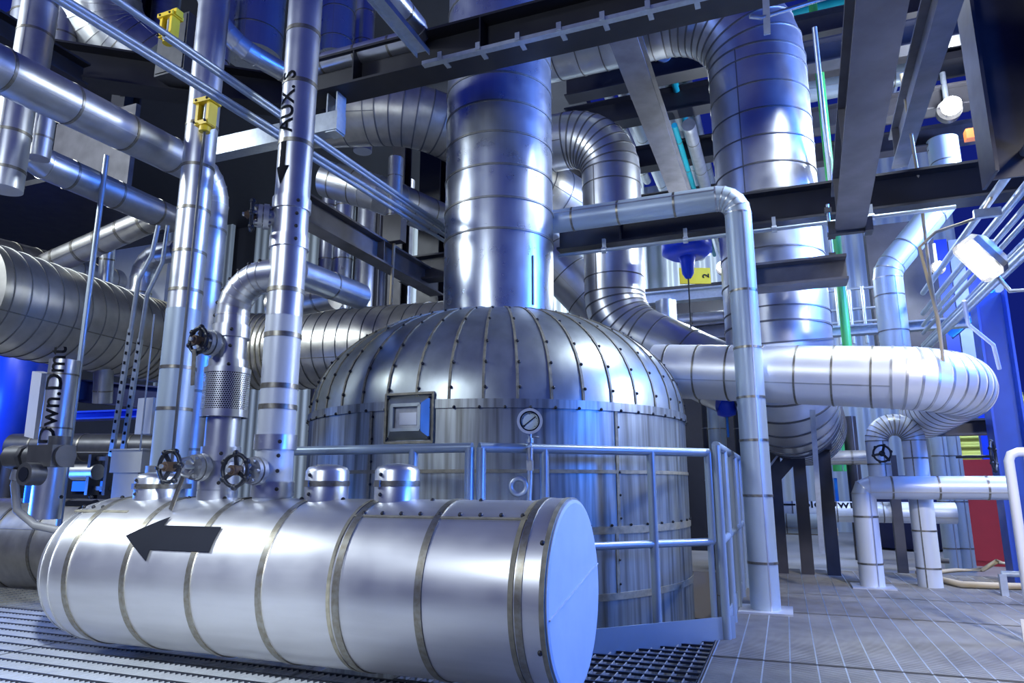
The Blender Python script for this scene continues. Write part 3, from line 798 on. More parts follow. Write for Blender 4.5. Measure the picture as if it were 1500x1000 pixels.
# long pipe from the upper left that bends down behind the tall rod-operated pipe
cq = P(313, 258, 5.25)
lp = P(-60, 72, 3.45)
pipe('insulated_pipe', 'banded aluminium pipe slanting in from upper left, bending down behind the rod-operated pipe', [lp, cq, V((cq.x, cq.y, -.3))], .125, 'alud', bands=.42, bend=.22, gores=6, bw=.018, n=36)
# lower slanting pipe with its blunt end
p0 = P(255, 322, 6.3); p1 = go(p0, -Y, u=25); 
pipe('insulated_pipe', 'blunt-ended aluminium pipe slanting below the banded pipe at upper left', [p0, p1, p1+Z*1.2], .12, 'alud', bands=.4, bend=.2, gores=3, bw=.02, n=32)
p0 = P(17, 205, 4.6); pipe('insulated_pipe', 'stubby vertical capped pipe at the upper left edge of the frame', [go(p0, Z, v=278), go(p0, Z, v=120)], .108, 'alu', bands=.30, bw=.02)
p0 = P(62, 190, 5.0); pipe('insulated_pipe', 'narrow vertical pipe right of the stubby capped pipe at upper left', [go(p0, Z, v=232), go(p0, Z, v=120)], .075, 'alud', bands=.25, bw=.015)
p0 = P(15, 412, 7.4); p1 = P(230, 318, 6.9)
pipe('insulated_pipe', 'dull jointed pipe rising to the right under the slanting aluminium pipe', [p0, p1], .125, 'warm', bands=.28, bw=.03, n=32)
# big ribbed duct, then its turn behind the lines to the tank
d0 = P(-60, 425, 5.3); d1 = P(300, 520, 8.2); d2 = d1+V((3.4, 0, -.1))
pipe('ribbed_duct', 'big tarnished ribbed duct crossing the left behind the slim pole', [d0, d1, d2], .43, 'warm', bands=.15, bend=1.0, gores=14, bw=.007, n=64, bmat='strapd', seam='seam', cat='duct')
pipe('insulated_pipe', 'mottled pipe lying just above the big ribbed duct at the left edge', [P(-40, 362, 6.6), P(170, 412, 8.6)], .15, 'warm', bands=.3, bw=.02, n=32)
pipe('insulated_pipe', 'short bright stub pipe rising from the big ribbed duct', [P(152, 440, 7.6), P(158, 360, 7.6)], .075, 'alu', bands=.25, bw=.02, n=28)
e0 = P(202, 455, 7.4)
pipe('insulated_pipe', 'warm elbow pipe joining the big ribbed duct behind the slotted struts', [go(e0, Z, v=500), go(e0, Z, v=375), go(go(e0, Z, v=375), X, u=290)], .115, 'alu', bands=.4, bend=.25, gores=4, bw=.02, n=32)
# low dark drum behind, with its own arrow
l0 = P(150, 800, 6.0); l1 = go(l0, -X, u=-80)
ld = pipe('header_drum', 'dark tarnished drum lying low at the left edge behind the slim pole', [l0+X*.9, l1], .40, 'warm', bands=.55, bw=.03, n=56, cat='drum')
ab = arrow_bm(.45, .10, .2, .17); refine(ab, .05)
wrap_on_pipe(ab, l0-X*.1, X, V((0, -.4, .9)), .402, 0, PI/2+PI).build('flow_arrow', 'black', ld)
# drain line with lettering
p0 = P(86, 600, 4.9); dp = pipe('insulated_pipe', 'shiny vertical pipe lettered in black at the lower left', [go(p0, Z, v=760), go(p0, Z, v=528)], .098, 'alu', bands=None, bandlist=[.62, 1.0], bw=.012, lap=False, n=36)
tb = text_mesh('Dwn.Dmt', .17); refine(tb, .05); f = V((EYE.x-p0.x, EYE.y-p0.y, 0)).normalized(); f = Matrix.Rotation(-.6, 3, 'Z') @ f
wrap_on_pipe(tb, V((p0.x, p0.y, p0.z+.0)), Z, f, .098, .10, PI/2).build('lettering', 'black', dp)
pipe('insulated_pipe', 'short shiny pipe hanging under the ribbed duct right of the lettered pipe', [P(150, 590, 6.6), P(153, 520, 6.6)], .085, 'alud', bands=.2, bw=.012, n=28)
# motor operator with its hose
a0 = P(75, 668, 3.9)
T = thing('motor_operator', 'dark grey motor operator with a cable hose at the lower left edge', 'actuator', a0-Z*.2)
MB().cyl(a0-X*.16, a0+X*.12, .062, 20).cyl(a0-Z*.02+X*.05, a0+Z*.11+X*.05, .055, 20).box(a0, .2, .14, .12).build('housing', 'darkcast', T)
m = MB().lathe(a0-X*.16, -X, [(0, .045), (.03, .045), (.03, .062), (.05, .07), (.17, .07), (.19, .055), (.195, .01)], 8, sharp=True); m.build('motor', 'darkcast', T)
MB().cyl(a0-Y*.05-Z*.10, a0-Y*.14-Z*.10, .062, 20).build('gear_case', 'darkcast', T)
MB().cyl(a0-Y*.14-Z*.10, a0-Y*.145-Z*.10, .038, 20).build('cover', 'iron', T)
hs = [a0-X*.26-Z*.07, a0-X*.27-Z*.16, a0-X*.22-Z*.30, a0-X*.05-Z*.38, a0+X*.3-Z*.42, a0+X*.62-Z*.40]
MB().tube(hs, .022, 12).build('cable_hose', 'cable', T)
MB().cyl(hs[0], hs[1]+V((0, 0, .03)), .03, 12).build('gland', 'cast', T)
# stub valve behind with bracket frame
p0 = P(150, 695, 5.2); T = thing('limit_switch_bracket', 'small dark bracket frame beside the motor operator', 'bracket', p0-Z*.15)
for sx in (-1, 1): MB().box(p0+X*(sx*.09), .03, .10, .30).build('side_plate', 'darkcast', T)
MB().box(p0+Z*.12, .2, .03, .03).box(p0-Z*.1, .26, .03, .03).build('cross_bar', 'darkcast', T)
MB().cyl(p0-X*.3+Z*.02, p0-X*.05+Z*.02, .06, 16).build('stub', 'warm', T)
# pale cabinet
p0 = P(203, 682, 5.0); T = thing('junction_box', 'pale flat box standing behind the left capped nozzle', 'box', p0-Z*.26)
MB().box(p0+Z*.03, .30, .22, .16).box(p0-Z*.16, .24, .2, .22).build('housing', 'cab', T); MB().box(p0+Z*.112, .32, .24, .012).build('lid', 'cab', T)
p0 = P(222, 610, 5.4); single('enclosure', MB().box(p0, .16, .14, .28), 'cab', 'narrow grey box tucked behind the tall pale pipe', 'box')
# slotted struts
for (pts, lb) in (([P(232, 330, 5.0), P(222, 375, 5.0), P(203, 410, 5.0), P(163, 668, 5.0)], 'left one of the two bent slotted struts left of the tall pale pipe'),
                  ([P(246, 330, 5.1), P(238, 385, 5.1), P(216, 430, 5.1), P(179, 668, 5.1)], 'right one of the two bent slotted struts left of the tall pale pipe')):
    T = thing('strut', lb, 'strut', pts[-1], 'bent slotted struts'); MB().tube(pts[:3]+[pts[2].lerp(pts[3], .3)], .016, 10).build('tube', 'galv', T)
    a, b = pts[2].lerp(pts[3], .28), pts[3]; MB().span(a, b, .042, .02, Y).build('channel', 'galv', T)
    d_ = b-a
    for k in range(13): MB().span(a+d_*((k+.3)/13)-Y*.012, a+d_*((k+.6)/13)-Y*.012, .016, .006, Y).build('slot', 'black', T)
simple_pipe('hanging_chain', 'slim wire hanging between the struts and the tall pale pipe', [P(226, 460, 4.8), P(205, 660, 4.8)], .006, 'galv', 6, cat='wire')
# blue-lit equipment in the dark at lower left
p0 = P(35, 560, 8.5); T = thing('blue_vessel', 'vessel coloured blue-lit in the dark at the left edge', 'vessel', p0-Z*1.1)
MB().lathe(p0-Z*.9, Z, [(0, .24), (.05, .3), (1.7, .3), (1.8, .2), (1.83, .02)], 40).build('shell', 'blue', T)  # blue light of this corner is put into the shell colour
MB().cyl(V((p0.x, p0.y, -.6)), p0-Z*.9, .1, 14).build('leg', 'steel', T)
single('wall_column', MB().span(P(62, 545, 6.6), P(50, 640, 6.6), .14, .1, Y), 'railw', 'pale upright bar beside the lettered pipe at lower left', 'bar')
simple_pipe('blue_pipe', 'bright blue slim pipe beside the motor operator', [P(50, 660, 5.0), P(40, 735, 5.0)], .028, 'bluep', 14, cat='pipe')
p0 = P(130, 712, 7.0); T = thing('display_panel', 'lit blue display panel glowing low behind the slim pole', 'screen', p0-Z*.05); MB().box(p0, .42, .05, .10).build('screen', 'bluescreen', T); MB().box(p0+Y*.05, .5, .06, .16).box(V((p0.x, p0.y+.06, (p0.z-.6)/2)), .06, .05, p0.z+.6).build('housing', 'black', T)
p0 = P(185, 712, 7.0); T = thing('display_panel', 'small lit blue display panel between the struts and the pale box', 'screen', p0-Z*.05); MB().box(p0, .16, .05, .09).build('screen', 'bluescreen', T); MB().box(p0+Y*.05, .2, .06, .13).box(V((p0.x, p0.y+.06, (p0.z-.6)/2)), .06, .05, p0.z+.6).build('housing', 'black', T)
ibeam('cross_beam', 'dark beam low across the back left under the ribbed duct', P(-20, 560, 9.5), P(250, 585, 9.0), .3, .2, mat='navy')
ibeam('cross_beam', 'blue-lit beam behind the slotted struts', P(100, 610, 8.2), P(262, 604, 8.0), .10, .2, mat='blue')  # blue light on the beam is put into its colour
T = pipe('insulated_pipe', 'dark horizontal pipe behind the bracket frame and struts', [P(20, 655, 7.6), P(235, 655, 7.4)], .15, 'darkcast', bands=.5, bw=.02, n=28)
# ---- upper left
ibeam('brace', 'dark inclined brace beam across the upper left corner', P(-40, 75, 6.2), P(480, 150, 7.2), .34, .26, mat='blacksteel')
p0 = P(60, 78, 6.0); ibeam('cross_beam', 'dark beam sloping down from the top left corner', go(p0, -Y, u=-60), go(p0, Y, u=120), .22, .2, mat='blacksteel')
p0 = P(48, 40, 6.8); pipe('insulated_pipe', 'broad vertical pipe stub at the top left corner', [go(p0, Z, v=48), go(p0, Z, v=-30)], .19, 'alu', bands=.3, bw=.02)
p0 = P(90, 70, 7.6); pipe('insulated_pipe', 'small vertical pipe stub right of the broad stub in the top left corner', [go(p0, Z, v=80), go(p0, Z, v=-20)], .14, 'alud', bands=.5, bw=.02)
pipe('ribbed_duct', 'curved ribbed duct in the top left corner above the dark brace', [P(215, 100, 8.2), P(150, 45, 8.0), P(130, -70, 7.8)], .46, 'alud', bands=.2, bend=.5, gores=9, bw=.01, n=48, cat='duct')
def vpipe(name, label, u, v0, v1, d, r, **k):
    p = P(u, (v0+v1)/2, d); a = go(p, Z, v=v0); a = V((a.x, a.y, -.6)) if k.pop('ground', False) else a
    return pipe(name, label, [a, go(p, Z, v=v1)], r, **k)
vpipe('square_duct', 'flat grey duct standing upright right of the dark column at top left', 232, 110, -30, 8.9, .30, mat='duct', bands=None, n=4, lap=False, cat='duct')
p0 = P(196, 60, 8.4); ibeam('column', 'dark upright column between the ducts at top left', go(p0, Z, v=300), go(p0, Z, v=-40), .22, .22, up=Y, mat='blacksteel', cat='column')
vpipe('insulated_pipe', 'bright broad upright pipe behind the upper yellow actuator', 316, 118, -30, 7.4, .17, mat='alu', bands=.4, bw=.015, n=36)
p0 = P(270, 78, 6.6); T = thing('control_cabinet', 'plain dark grey cabinet hanging behind the conduits at top left', 'cabinet', p0-Z*.3)
MB().box(p0, .36, .3, .60).build('body', 'darkcast', T); MB().box(p0-Y*.155, .33, .012, .56).build('door', 'darkcast', T)
yellow_actuator('upper yellow valve actuator near the top left behind the conduits', P(248, 42, 5.6), 1.15)
e0, e1, e2 = P(290, -40, 5.8), P(325, 55, 5.8), P(450, 125, 6.4)
pipe('insulated_pipe', 'gored elbow pipe curving from the top edge toward the lettered pipe', [e0, e1, e2], .085, 'alu', bands=.5, bend=.5, gores=9, bw=.018, n=32)
for u, r, d, lb in ((376, .31, 8.0, 'blue-tinted upright duct left of the lettered pipe at the top'), (495, .21, 8.6, 'wide dark upright duct right of the lettered pipe at the top'), (535, .13, 9.2, 'narrow dark upright duct beside the wide one at the top')):
    vpipe('upright_duct', lb, u, 85, -40, d, r, mat='aluv', bands=.45, bw=.012, n=36, cat='duct')
x0 = P(622, 55, 5.4); pipe('insulated_pipe', 'shiny pipe crossing above the dark overhead beam and turning back at its corner', [go(x0, X, u=452), x0, go(x0, -Y, v=-60)], .085, 'alu', bands=.35, bend=.14, gores=3, bw=.018, n=32)
c0 = P(620, 75, 5.0); c1 = go(c0, -Y, v=-40)
single('cable_channel', MB().span(c0, c1, .10, .008).span(c0+X*.05-Z*.02, c1+X*.05-Z*.02, .006, .045).span(c0-X*.05-Z*.02, c1-X*.05-Z*.02, .006, .045), 'galv', 'galvanised channel running up to the top edge across the dark overhead beam', 'channel')
p0 = P(485, 170, 5.6); T = thing('bracket', 'pale bolted bracket under the left end of the dark overhead beam', 'bracket', p0-Z*.2)
MB().box(p0, .012, .12, .34).box(p0+X*.09, .012, .12, .34).box(p0+X*.045-Z*.17, .10, .12, .01).build('plate', 'galv', T)
c0 = P(352, 212, 5.9); single('cross_beam', MB().span(c0-X*.5, go(c0, X, u=500), .12, .16), 'galv', 'pale galvanised beam behind the lettered pipe above its arrow', 'beam')
# conduits in parallel slanting to the riser
for (u0, v0, u1, v1, r, lb) in ((171, 0, 656, 335, .018, 'topmost of the parallel conduits slanting from the top left to the riser'), (96, 0, 656, 347, .018, 'second of the parallel conduits slanting from the top left to the riser'), (88, 2, 656, 356, .016, 'third of the parallel conduits, close beneath the second one'), (240, 54, 656, 341, .013, 'thin conduit branching between the parallel conduits near the yellow actuator')):
    pe = P(u1, v1, 6.3); dd = proj(go(pe, -Y, u=u0))[2]
    ps = P(u0, v0, dd); ps = ps if u0 == 240 else ps+(ps-pe)*.25
    simple_pipe('conduit', lb, [pe+(pe-ps).normalized()*.6, ps], r, 'conduit', 10, cat='conduit', group='parallel conduits')
# clamps across the conduits
for u in (330, 560):
    q = P(u, 120+(u-330)*.73, 4.9 if u < 400 else 5.8)
# beams left of the riser
b0 = P(520, 350, 6.9); ibeam('cross_beam', 'grey-brown beam slanting down from the lettered pipe toward the riser', go(b0, -Y, u=425), go(b0, Y, u=640), .26, .18, mat='steelg', extra=[1.4])
b0 = P(640, 392, 8.2); ibeam('cross_beam', 'dark beam end meeting the slanting beam left of the riser', go(b0, -X, u=590), go(b0, X, u=690), .30, .2, mat='steel')
# branch behind the lettered pipe
p0 = P(446, 398, 4.6); pipe('insulated_pipe', 'pipe branch leaving the back of the lettered pipe, half bright half dark', [p0-X*.06, go(p0, Y, u=528)], .098, 'alud', bands=.55, bw=.012, n=36)
p0 = P(400, 448, 6.4); pipe('insulated_pipe', 'dull pipe running below the branch behind the lettered pipe', [p0, P(490, 432, 6.2)], .13, 'warm', bands=.4, bw=.02, n=36)
# uprights in front of the far wall
i = 0
for u, r, mt, lb in ((478, .13, 'alud', 'leftmost upright pipe before the far pale wall'), (502, .16, 'aluv', 'broad upright pipe before the far pale wall, next to the leftmost'), (536, .17, 'alud', 'banded upright pipe before the far pale wall under the slanting beam'), (556, .10, 'steel', 'dark upright pipe before the far pale wall'), (592, .13, 'alud', 'upright pipe before the far wall behind the brass rod')):
    vpipe('upright_pipe', lb, u, 520, 265, 11.0, r, ground=True, mat=mt, bands=.9, bw=.02, n=28, group='uprights before the far wall')
p0 = P(585, 350, 9.5); ibeam('column', 'dark upright column left of the riser before the far wall', go(p0, Z, v=520), go(p0, Z, v=200), .2, .2, up=Y, mat='steel', cat='column')
p0 = P(636, 340, 9.0); ibeam('column', 'black upright column close to the left side of the riser', go(p0, Z, v=480), go(p0, Z, v=180), .32, .3, up=Y, mat='blacksteel', cat='column')
T = thing('hanger', 'spring hanger with a brass rod left of the riser', 'hanger', P(571, 468, 7.4)); MB().tube([P(571, 468, 7.4), P(578, 340, 7.4)], .018, 8).build('rod', 'hose', T); MB().box(P(578, 336, 7.4), .22, .12, .3).build('bracket', 'steel', T)
# duct undersides lit blue
pipe('insulated_pipe', 'blue-lit duct slanting under the conduits left of the riser', [P(478, 262, 8.4), P(560, 285, 8.2), P(640, 320, 8.8)], .22, 'alud', bands=.35, bend=.4, gores=4, bw=.012, n=40, cat='duct')
vpipe('upright_pipe', 'upright pipe crossing the conduits left of the riser', 578, 345, 232, 7.8, .085, mat='alud', bands=.5, bw=.012, n=28)
vpipe('upright_pipe', 'short shiny upright pipe seen under the ribbed bend', 532, 222, 185, 9.0, .12, mat='alu', bands=.3, bw=.012, n=28)
# roof plates seen from below
single('louvre_panel', MB().box(P(30, 330, 8.5), 3.2, 1.6, .06), 'blacksteel', 'black deck plate at the left under the slanting pipes', 'panel')
pn = P(135, 232, 8.0); single('wall_panel', MB().box(pn, 1.3, .06, 1.1), 'steelg', 'flat pale panel behind the slanting pipes at left', 'panel')
single('wall_panel', MB().box(P(200, 410, 9.0), 1.1, .06, .9), 'cab', 'flat grey panel behind the warm elbow pipe at left', 'panel')
m = MB(); a, b = P(75, 233, 6.9), P(200, 290, 7.9)
for k in range(22): c = a.lerp(b, k/21); m.box(c, .035, .02, .05)
single('perforated_strip', m, 'whiter', 'bright slotted ladder strip behind the slanting pipe at left', 'cable ladder')

# ================================================================ RIGHT SIDE
# near column at the right edge
p0 = P(1437, 60, 4.4); ibeam('column', 'big dark column leaning in at the top right edge', V((p0.x+.1, p0.y, go(p0, Z, v=262).z)), V((p0.x+.1, p0.y, 5.5)), .34, .30, up=X, mat='steel', cat='column')
# far column behind the header bend
p0 = P(1476, 640, 6.4); ibeam('column', 'blue-lit dark column behind the header bend at the right edge', V((p0.x, p0.y, -.6)), go(p0, Z, v=430), .26, .24, up=X, mat='bluelit_steel', cat='column')
b0 = P(1400, 626, 6.9); ibeam('cross_beam', 'dark beam under the header bend joining the column at right', go(b0, -X, u=1330), go(b0, X, u=1500), .16, .16, mat='steel')
# bent pipe
k0 = P(1392, 283, 7.4); k1 = P(1299, 397, 7.2); kb = V((k1.x, k1.y, go(k1, Z, v=512).z)); kt = V((k0.x, k0.y, go(k0, Z, v=205).z))
pipe('insulated_pipe', 'pale pipe with an angled bend between the gooseneck and the floodlight', [kb, k1, k0, kt], .14, 'white', bands=.42, bend=.22, gores=3, bw=.012, n=36, bmat='seamd')
# white loop pipe
ly = P(1290, 700, 6.35); lr = .098
la = V((ly.x, ly.y, 0)); lb_ = go(V((la.x, la.y, 1.4)), X, u=1336); lb_ = V((lb_.x, lb_.y, 0)); ztop = go(V((la.x, la.y, 1)), Z, v=607).z-.10
rl_ = (lb_.x-la.x)/2
zl_ = go(V((la.x, la.y, 0.5)), Z, v=714).z
lo = pipe('loop_pipe', 'white pipe arched in a tight upside-down U with a small hand wheel', [V((la.x, la.y, zl_)), V((la.x, la.y, ztop)), V((lb_.x, lb_.y, ztop)), V((lb_.x, lb_.y, 0))], lr, 'whiter', bands=.34, bend=rl_*.98, gores=7, bw=.014, n=40, seam='strap', seamr=1.012)
hp0 = P(1264, 714, 6.2)
pipe('low_pipe', 'white pipe standing on the deck and elbowing right into a low horizontal run', [V((hp0.x, hp0.y, 0)), V((hp0.x, hp0.y, zl_)), go(V((hp0.x, hp0.y, zl_)), X, u=1482)], .10, 'whiter', bands=.36, bend=.05, gores=2, bw=.016, n=40)
m = MB().box(V((hp0.x, hp0.y, .006)), .34, .34, .012); single('base_plate', m, 'grate', 'pale plate under the foot of the white low pipe', 'plate')
vq = P(1292, 664, 6.0); T = thing('gate_valve', 'small hand wheel on the left leg of the white looped pipe', 'valve', vq)
wm = MB(); handwheel(wm, vq, V((-.36, -.93, 0)), .07, .009, 3, 6, .2); wh = wm.build('handwheel', 'iron', T); MB().ball(vq, .026, 8).build('hub', 'iron', wh)
MB().cyl(vq, V((la.x, la.y, vq.z)), .014, 10).build('stem', 'galv', T)
# support frame under the gooseneck
s0 = P(1168, 650, 7.2); T = thing('support_frame', 'dark braced steel stand under the gooseneck bend', 'stand', V((s0.x, s0.y, -.6)))
MB().box(s0, .62, .5, .14).build('saddle', 'steel', T)
for sx in (-.24, 0, .24): MB().box(V((s0.x+sx, s0.y, (s0.z-.6)/2)), .12, .14, s0.z+.6).build('leg', 'steel', T)
MB().span(V((s0.x-.62, s0.y, s0.z-.75)), V((s0.x-.02, s0.y, s0.z-.1)), .12, .12).build('brace', 'steel', T)
MB().span(V((s0.x-.5, s0.y-.1, s0.z-.5)), V((s0.x-.2, s0.y-.1, s0.z-.12)), .02, .02).build('tie_rod', 'galv', T)
q = P(1190, 600, 6.05); q2 = P(1204, 810, 5.8)
single('slotted_strut', MB().span(q, q2, .042, .03, Y), 'galv', 'slim slotted strut standing right of the dark support frame', 'strut')
# low lettered pipes behind
lp0 = P(1130, 748, 8.2); T = pipe('insulated_pipe', 'low horizontal white pipe lettered in black behind the column pipe', [lp0, go(lp0, X, u=1400)], .115, 'whiter', bands=.42, bw=.012, n=32, bmat='seamd')
tb = text_mesh('Bld.Dwn', .17); refine(tb, .05); pt = go(lp0, X, u=1215)
wrap_on_pipe(tb, V((pt.x, pt.y, pt.z)), X, V((0, -.62, .78)), .115, 0, PI/2).build('lettering', 'black', T)
ab = arrow_bm(.24, .025, .06, .06); refine(ab, .05); pt = go(lp0, X, u=1150); wrap_on_pipe(ab, pt, X, V((0, -.75, .66)), .115, 0, PI/2).build('flow_arrow', 'black', T)
lp1 = P(1130, 766, 8.0); pipe('insulated_pipe', 'shorter white pipe lying under the lettered low pipe', [lp1, go(lp1, X, u=1222)], .11, 'white', bands=.3, bw=.012, n=32, bmat='seamd')
single('sleeper', MB().box(go(P(1180, 777, 8.0), X, u=1178), .7, .25, .08), 'hose', 'wooden sleeper beneath the low white pipes', 'sleeper')
# floor support post
p0 = P(1318, 790, 7.6); single('floor_post', MB().box(V((p0.x, p0.y, .3)), .1, .1, 1.8).box(V((p0.x, p0.y, -.55)), .3, .3, .04), 'steel', 'dark post between the legs of the white loop pipe', 'post')
# red cabinet, yellow siding, white wall beyond
p0 = P(1420, 712, 8.6); T = thing('red_cabinet', 'red cabinet standing before the yellow wall at far right', 'cabinet', V((p0.x, p0.y, -.08)))
MB().box(V((p0.x, p0.y, .55)), .52, .3, 1.26).build('body', 'red', T); MB().box(V((p0.x+.02, p0.y-.16, .55)), .44, .02, 1.14).build('door', 'red', T); MB().box(V((p0.x-.14, p0.y-.18, .55)), .02, .02, .14).build('handle', 'galv', T)
yw = P(1432, 640, 11.0); struct('wall_far', MB().box((yw.x+.1, yw.y, 1.1), 1.15, .12, 2.4), 'wally')
bp = P(1442, 640, 10.3); single('steel_post', MB().box((bp.x, bp.y, 1.1), .12, .12, 2.4), 'blue', 'slim blue post before the yellow wall at far right', 'post')
single('dark_tank', MB().lathe(P(1335, 800, 10.5), Z, [(0, .02), (0, .55), (1.0, .55), (1.05, .5), (1.06, .02)], 40), 'navy', 'dark blue tub behind the white loop pipe', 'tank')
for u, lb in ((1378, 'pale pipe rising left of the red cabinet'), (1398, 'pale pipe rising in front of the red cabinet')):
    vpipe('insulated_pipe', lb, u, 720, 635, 8.0, .085, ground=True, mat='white', bands=.5, bw=.012, n=28, group='pale pipes by the red cabinet')
vq = P(1455, 668, 6.0); T = thing('hand_wheel', 'large dark hand wheel seen edge-on below the header bend', 'valve', vq); wm = MB(); handwheel(wm, vq, V((.93, -.36, 0)), .12, .012, 3, 6); wm.build('handwheel', 'iron', T); MB().cyl(vq, vq-V((.93, -.36, 0))*.28, .012, 8).build('stem', 'iron', T)
# near right handrail
hr = P(1476, 662, 4.1); T = thing('handrail', 'white tubular handrail corner at the right edge', 'railing', V((hr.x, hr.y, 0)))
MB().tube([V((hr.x, hr.y, -.05)), hr-Z*.05, hr-Z*.015+X*.015, hr+X*.05, hr+X*1.1-Y*.02], .027, 14).build('top_rail', 'railw', T)
MB().tube([V((hr.x+.10, hr.y, -.05)), V((hr.x+.10, hr.y, hr.z))], .024, 14).build('post', 'railw', T)
MB().box(V((hr.x+.5, hr.y+.02, .06)), 1.1, .01, .13).build('toe_board', 'railw', T)
hq = P(1468, 842, 5.6); T = thing('kerb_rail', 'short galvanised kerb rail by the hose at lower right', 'railing', V((hq.x, hq.y, 0))); MB().tube([V((hq.x, hq.y, 0)), V((hq.x, hq.y, .17)), V((hq.x+.9, hq.y, .17))], .025, 10).build('rail', 'galv', T); MB().box(V((hq.x, hq.y, .08)), .05, .05, .17).build('post', 'galv', T)
# hose on the deck
pts = [fl(1345, 838, .03), fl(1375, 848, .03), fl(1410, 856, .03), fl(1470, 858, .03), fl(1560, 860, .03)]
single('hose', MB().tube(pts, .028, 12), 'hose', 'tan hose lying along the deck edge at the lower right', 'hose')
pts = [fl(1368, 838, .03), fl(1400, 835, .03), fl(1440, 834, .03), P(1460, 822, 6.4), P(1490, 828, 6.6), fl(1540, 822, .03)]
single('hose', MB().tube(pts, .022, 12), 'hose', 'second tan hose curling up toward the kerb rail', 'hose')
fq = P(1362, 822, 6.9); T = thing('hose_valve', 'small dark hydrant valve where the hoses meet', 'valve', V((fq.x, fq.y, 0))); MB().cyl(V((fq.x, fq.y, 0)), V((fq.x, fq.y, .34)), .035, 12).cyl(V((fq.x-.02, fq.y-.02, .14)), V((fq.x+.16, fq.y-.05, .14)), .025, 10).build('body', 'darkcast', T); MB().box(V((fq.x, fq.y, .37)), .14, .02, .02).build('lever', 'darkcast', T)

# ---- floodlight on its bracket
fc = P(1432, 381, 4.35); fd = V((-.62, -.55, -.56)).normalized(); fa = V((0, 0, 1)).cross(fd).normalized(); fb = fd.cross(fa)
# lens long axis runs down to the right in view
T = thing('floodlight', 'bright lit floodlight on the conduits at the right edge', 'lamp', fc-Z*.15)
ex = (fb*.95+fa*-.3).normalized(); ey = fd.cross(ex)
m = MB(); ra = []
for k, (h, s_) in enumerate(((0, 1), (-.06, 1.0), (-.14, .7), (-.17, .4))):
    ra.append([fc+fd*h+ex*(a*.15*s_)+ey*(b*.085*s_) for a, b in ((-1,-.7),(-.8,-1),(.8,-1),(1,-.7),(1,.7),(.8,1),(-.8,1),(-1,.7))])
m.rings(ra, (False, True), False); m.build('housing', 'darkcast', T)
MB().box(fc-fd*.004, .24, .125, .012, (ex, ey, fd)).build('lens', 'lamp', T)
MB().tube([fc-fd*.1+ey*.1, fc-fd*.2+ey*.14, fc-fd*.28+ey*.05+Z*.03], .014, 8).build('yoke', 'galv', T)
MB().tube([fc-fd*.15-Z*.05, fc-fd*.18-Z*.18, fc-fd*.1-Z*.26+X*.1, fc+X*.3-Z*.22, fc+X*.4+Z*.1], .014, 8).build('cable', 'galv', T)
cdir = Y
for k, (u, v, r, lb) in enumerate(((1432, 318, .026, 'topmost'), (1448, 340, .026, 'second from the top'), (1446, 368, .020, 'third from the top'), (1440, 392, .018, 'fourth from the top'), (1452, 405, .024, 'fifth from the top'), (1436, 425, .018, 'second from the bottom'), (1425, 445, .028, 'bottom'))):
    p = P(u, v, 5.2+.06*k); simple_pipe('conduit', f'{lb} conduit of the sloping bundle behind the floodlight', [go(p, Y, u=1352), go(p, -Y, u=1540)], r*1.05, 'galv', 10, cat='conduit', group='conduits behind the floodlight')
p = P(1440, 300, 5.0); bk = [P(1485, 235, 4.8), P(1435, 318, 4.8), P(1370, 340, 4.8), P(1347, 362, 4.8), P(1375, 470, 4.8), P(1385, 560, 4.8)]
simple_pipe('bent_tube', 'thin tan tube bending around in front of the sloping conduits', bk, .012, 'hose', 8, cat='tube')
simple_pipe('bent_tube', 'thin tan tube hanging from the cross beam beside the angled pipe', [P(1320, 108, 5.6), P(1345, 260, 5.6), P(1362, 400, 5.6), P(1378, 500, 5.6)], .013, 'hose', 8, cat='tube')
for u, v, lb in ((1484, 240, 'flat slotted bracket at the right edge above the conduits'), (1446, 312, 'flat slotted bracket where the thin tube meets the conduits')):
    q = P(u, v, 4.75); single('bracket', MB().box(q, .16, .04, .06).box(q-Z*.03-Y*.02, .14, .03, .01), 'galv', lb, 'bracket')
# distant lamps
def lampfix(label, q, s):
    T = thing('work_lamp', label, 'lamp', q); MB().ball(q-Y*.02, s, 12).build('bulb', 'lamp', T); MB().lathe(q+Y*s*.6, Y, [(0, s*1.25), (s, s*1.2), (s*1.6, s*.7), (s*1.7, .005)], 20).build('housing', 'darkcast', T)
    MB().cyl(q+Y*s*1.5, q+Y*s*1.5+Z*s*5, s*.3, 8).build('stem', 'galv', T); return q
L1_ = lampfix('glaring lamp high at the right beside the dark column', P(1393, 156, 8.3), .11)
L2_ = lampfix('glaring lamp behind the sloping conduits left of the floodlight', P(1375, 391, 9.5), .075)
L3_ = lampfix('glaring lamp just left of the right column pipe beside the yellow sign', P(1058, 391, 9.8), .075)
